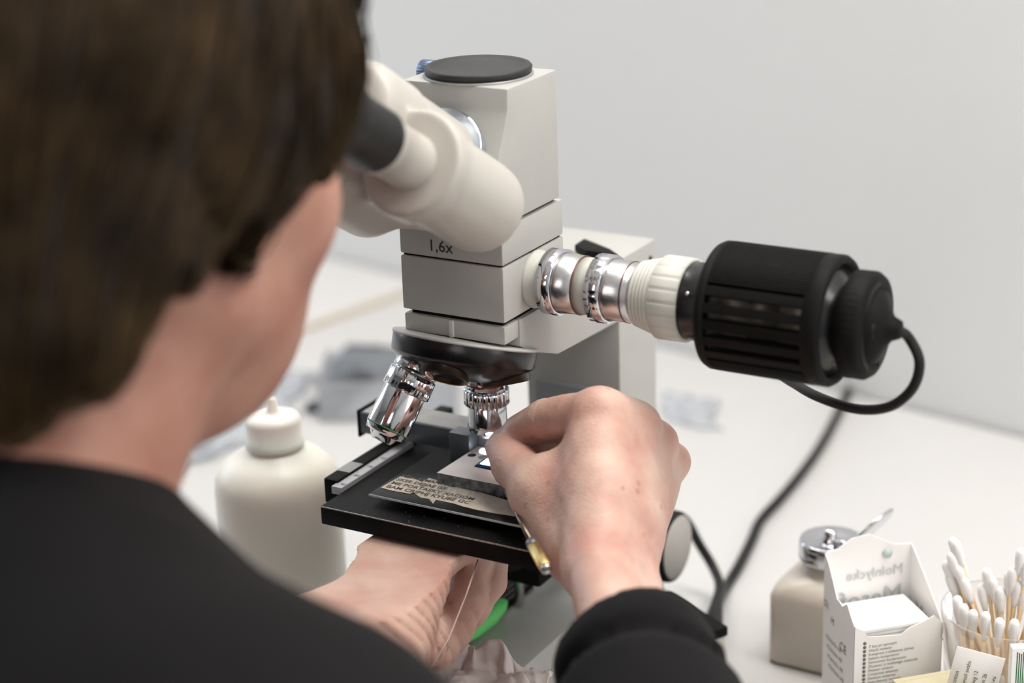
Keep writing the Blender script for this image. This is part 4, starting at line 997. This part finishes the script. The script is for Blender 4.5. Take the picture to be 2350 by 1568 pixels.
# power unit with black top
pc0 = Vector(at(1672, 1430, z=.045)); pdx = Vector(at(1540, 1350, z=.045)) - pc0; pdx.z = 0; pdx.normalize(); pdy = Vector(at(1632, 1478, z=.045)) - pc0; pdy.z = 0; pdy.normalize()
pdy = Vector((-pdx.y, pdx.x, 0)); 
if pdy.dot(Vector(at(1632, 1478, z=.045)) - pc0) < 0: pdy = -pdy
PT = Matrix(((pdx.x, pdy.x, 0, pc0.x), (pdx.y, pdy.y, 0, pc0.y), (0, 0, 1, 0), (0, 0, 0, 1)))
if PT.to_3x3().determinant() < 0: pass
pu = thing('power_unit', 'pale power unit with a black slotted top behind the right sleeve', 'power supply', pc0 + pdx * .05)
def pbox(name, lo, hi, m, par, bev=.001, **k):
    bm = bmesh.new(); box(bm, lo, hi, bev, 2, PT); bmesh.ops.recalc_face_normals(bm, faces=bm.faces[:]); return obj(name, bm, m, par, 35, **k)
pbox('unit_body', (.001, .001, .004), (.055, .050, .037), CREAM, pu, .002)
tp = pbox('black_top', (0, 0, .0365), (.056, .052, .043), BLACKM, pu, .0015)
for i in range(2):
    x = .010 + i * .021
    for (a, b, c, d) in ((x, x + .015, .012, .0135), (x, x + .015, .0365, .038), (x, x + .0015, .012, .038), (x + .0135, x + .015, .012, .038)):
        pbox('slot_frame', (a, c, .0425), (b, d, .0452), BLACK, tp, 0)
    pbox('slot_floor', (x + .0015, .0135, .0427), (x + .0135, .0365, .0432), RUBBER, tp, 0)
for (x, y) in ((.006, .006), (.049, .006), (.006, .046), (.049, .046)):
    latheo('rubber_foot', [(0, .005), (.0045, .006)], PT @ Vector((x, y, 0)), (0, 0, 1), RUBBER, pu, 20)
latheo('side_screw', [(0, .004), (.002, .004), (.0025, .003)], PT @ Vector((0.001, .028, .018)), -pdx, SATIN, pu, 24)
# cables on the desk
def desk_pts(L, z=.0035): return [at(u, v, z=z) for u, v in L]
tag(tubeo('power_cable', desk_pts([(1948, 895), (1925, 945), (1885, 1020), (1840, 1085), (1790, 1145), (1745, 1195), (1725, 1240), (1695, 1300), (1665, 1350)]) + [at(1648, 1383, z=.018), PT @ Vector((.020, -.006, .024)), PT @ Vector((.022, .006, .024))], .0034, RUBBER, None, 12),
    'black power cable running across the desk from the wall to the power unit', 'cable')
tag(tubeo('short_cable', [np.array([.002, .186, .060]), at(1568, 1190, z=.055), at(1605, 1250, z=.035), at(1640, 1310, z=.02), at(1650, 1360, z=.018), PT @ Vector((.033, -.006, .022)), PT @ Vector((.034, .006, .022))], .0031, RUBBER, None, 12),
    'short black cable looping from behind the focus knob to the power unit', 'cable')

# ribbed mat, green tool and tissue at the foot of the stand
rm = thing('ribbed_mat', 'dark ribbed rubber strip lying on the microscope base', 'mat', at(1090, 1440, z=.0535))
mA, mB = at(1035, 1500, z=.052), at(1190, 1372, z=.052)
mdx = Vector(mB - mA).normalized(); mdy = Vector((-mdx.y, mdx.x, 0))
ML = Matrix(((mdx.x, mdy.x, 0, mA[0]), (mdx.y, mdy.y, 0, mA[1]), (0, 0, 1, .0003), (0, 0, 0, 1))) @ Matrix.Translation((-.03, 0, 0))
boxo('mat_body', (0, 0, .0500), (.125, .036, .0520), BLACKM, rm, .0006, mat4=ML)
for i in range(9): boxo('rib', (.001, .002 + i * .0038, .0519), (.124, .0036 + i * .0038, .0534), mat('rib_grey', (.06, .055, .055), .45), rm, .0003, mat4=ML)
P0g, P1g = Vector(at(1035, 1486, z=.057)), Vector(at(1158, 1382, z=.057))
bm = bmesh.new(); gl = P1g - P0g
tube(bm, [P0g - gl * .5, P0g - gl * .1, P0g + gl * .1, P0g + gl * .4, P0g + gl * .7, P0g + gl * .92, P1g], [.0020, .0028, .0036, .0058, .0064, .0045, .0022], 16)
tag(obj('green_grip', bm, GREEN, None, 60), 'bright green plastic handle lying on the dark ribbed strip', 'handle')
tz = .0515; gx = np.linspace(0, 1, 46); rnt = np.random.RandomState(3)
c00, c10, c01, c11 = at(1015, 1500, z=.066), at(1265, 1545, z=.056), at(880, 1660, z=.056), at(1260, 1700, z=.056)
Vt = []
for i in gx:
    for k_ in gx:
        p = (c00 * (1 - i) + c10 * i) * (1 - k_) + (c01 * (1 - i) + c11 * i) * k_
        q_ = np.array([[i * 3.1, k_ * 2.7, 0]], np.float32)
        hgt = abs(float(vnoise(q_, 2.6, 41)[0])) * .016 + abs(float(vnoise(q_, 6.5, 42)[0])) * .006 + .0015 * float(vnoise(q_, 22, 43)[0])
        edge = .004 * float(vnoise(q_, 9, 44)[0])
        Vt.append((p[0] + edge, p[1] + edge, tz + .002 + hgt + .014 * math.exp(-((i - .35) / .25) ** 2) * (1 - k_)))
Ft = [(i * 46 + k_, (i + 1) * 46 + k_, (i + 1) * 46 + k_ + 1, i * 46 + k_ + 1) for i in range(45) for k_ in range(45)]
tis = pyobj('tissue', Vt, Ft, TISSUE); tag(tis, 'crumpled white paper tissue at the foot of the microscope', 'tissue')
sm = tis.modifiers.new('thick', 'SOLIDIFY'); sm.thickness = .0006

# ================================================================== ON THE DESK, LEFT
# squeeze bottle
sqc = Vector(at(643, 1560, z=0)) + Vector((.0, .0, 0)); sqc = Vector((-.1815, .037, 0))
sq = thing('squeeze_bottle', 'milky plastic squeeze bottle with a nozzle cap left of the stage', 'bottle', sqc)
SR = .0375
latheo('bottle_body', [(0, SR * .9), (.002, SR), (.112, SR), (.118, SR * .985), (.125, SR * .90), (.131, SR * .72), (.135, SR * .50), (.1365, .0165), (.139, .0155)], sqc, (0, 0, 1), HDPE, sq, 72, 60)
cpb = latheo('screw_cap', [(.1375, .0168), (.1385, .0175), (.142, .0172), (.1425, .0165), (.1535, .0163), (.1565, .0150), (.1580, .010), (.1585, .0045), (.1600, .0034), (.167, .0026), (.168, .0016)], sqc, (0, 0, 1), HDPEC, sq, 72, 40)
latheo('liquid_residue', [(.1366, .0160), (.1380, .0172)], sqc, (0, 0, 1), mat('yellow_residue', (.55, .40, .18), .4), cpb, 48, caps=False)

def crumple(name, pts, zmax, m, label, cat, seed, n_=40, kind=None):
    """crumpled film over a desk quadrilateral given by pixels"""
    c = [at(u, v, z=.002) for u, v in pts]; V_ = []
    for i in np.linspace(0, 1, n_):
        for k_ in np.linspace(0, 1, n_):
            p = (c[0] * (1 - i) + c[1] * i) * (1 - k_) + (c[3] * (1 - i) + c[2] * i) * k_
            q_ = np.array([[i * 3, k_ * 3, 0]], np.float32); b_ = (math.sin(math.pi * i) * math.sin(math.pi * k_)) ** .4
            hgt = (abs(float(vnoise(q_, 2.6, seed)[0])) * .7 + abs(float(vnoise(q_, 7, seed + 1)[0])) * .35 + .12 * abs(float(vnoise(q_, 18, seed + 2)[0]))) * zmax
            e_ = .012 * float(vnoise(q_, 4, seed + 3)[0]); V_.append((p[0] + e_, p[1] + e_ * .6, .0015 + hgt * b_))
    F_ = [(i * n_ + k_, (i + 1) * n_ + k_, (i + 1) * n_ + k_ + 1, i * n_ + k_ + 1) for i in range(n_ - 1) for k_ in range(n_ - 1)]
    o = pyobj(name, V_, F_, m); s_ = o.modifiers.new('thick', 'SOLIDIFY'); s_.thickness = .0005; tag(o, label, cat); return o
crumple('plastic_bag', [(400, 1090), (690, 960), (700, 850), (480, 900)], .035, FILM, 'crumpled clear plastic bag behind the squeeze bottle', 'plastic bag', 51)
crumple('dark_bag', [(700, 935), (775, 960), (970, 800), (800, 790)], .030, FILMD, 'crumpled dark grey plastic bag on the left of the microscope', 'plastic bag', 61)
crumple('plastic_wrap', [(1520, 960), (1640, 985), (1640, 915), (1530, 895)], .008, FILM, 'loose clear plastic wrap behind the raised right hand', 'plastic wrap', 71, 26)
# clear box
bxc = Vector(at(900, 925, z=0)); tb = thing('clear_box', 'open clear plastic box on the desk behind the long objective', 'box', bxc)
BT = Matrix.Translation(bxc) @ Matrix.Rotation(math.radians(28), 4, 'Z')
for (lo, hi) in (((-.055, -.04, 0), (.055, .04, .0015)), ((-.055, -.04, 0), (-.0535, .04, .032)), ((.0535, -.04, 0), (.055, .04, .032)), ((-.055, -.04, 0), (.055, -.0385, .032)), ((-.055, .0385, 0), (.055, .04, .032))):
    boxo('box_panel', lo, hi, FILM, tb, 0, mat4=BT)
boxo('box_rim', (-.0565, -.0415, .030), (.0565, -.0385, .033), CLEARP, tb, .0005, mat4=BT)
boxo('box_rim', (-.0565, -.0415, .030), (-.0535, .0415, .033), CLEARP, tb, .0005, mat4=BT)
# small vial cap
vc = Vector(at(458, 1045, z=0)); vt = thing('small_vial', 'little glass vial with yellowish cap lying beside the plastic bag', 'vial', vc)
latheo('vial_body', [(0, .010), (.022, .010), (.026, .006)], vc, (0, 0, 1), FILM, vt, 28)
latheo('vial_cap', [(.022, .0075), (.034, .0075), (.0345, .006)], vc, (0, 0, 1), mat('yellow_cap', (.7, .62, .35), .4), vt, 28)
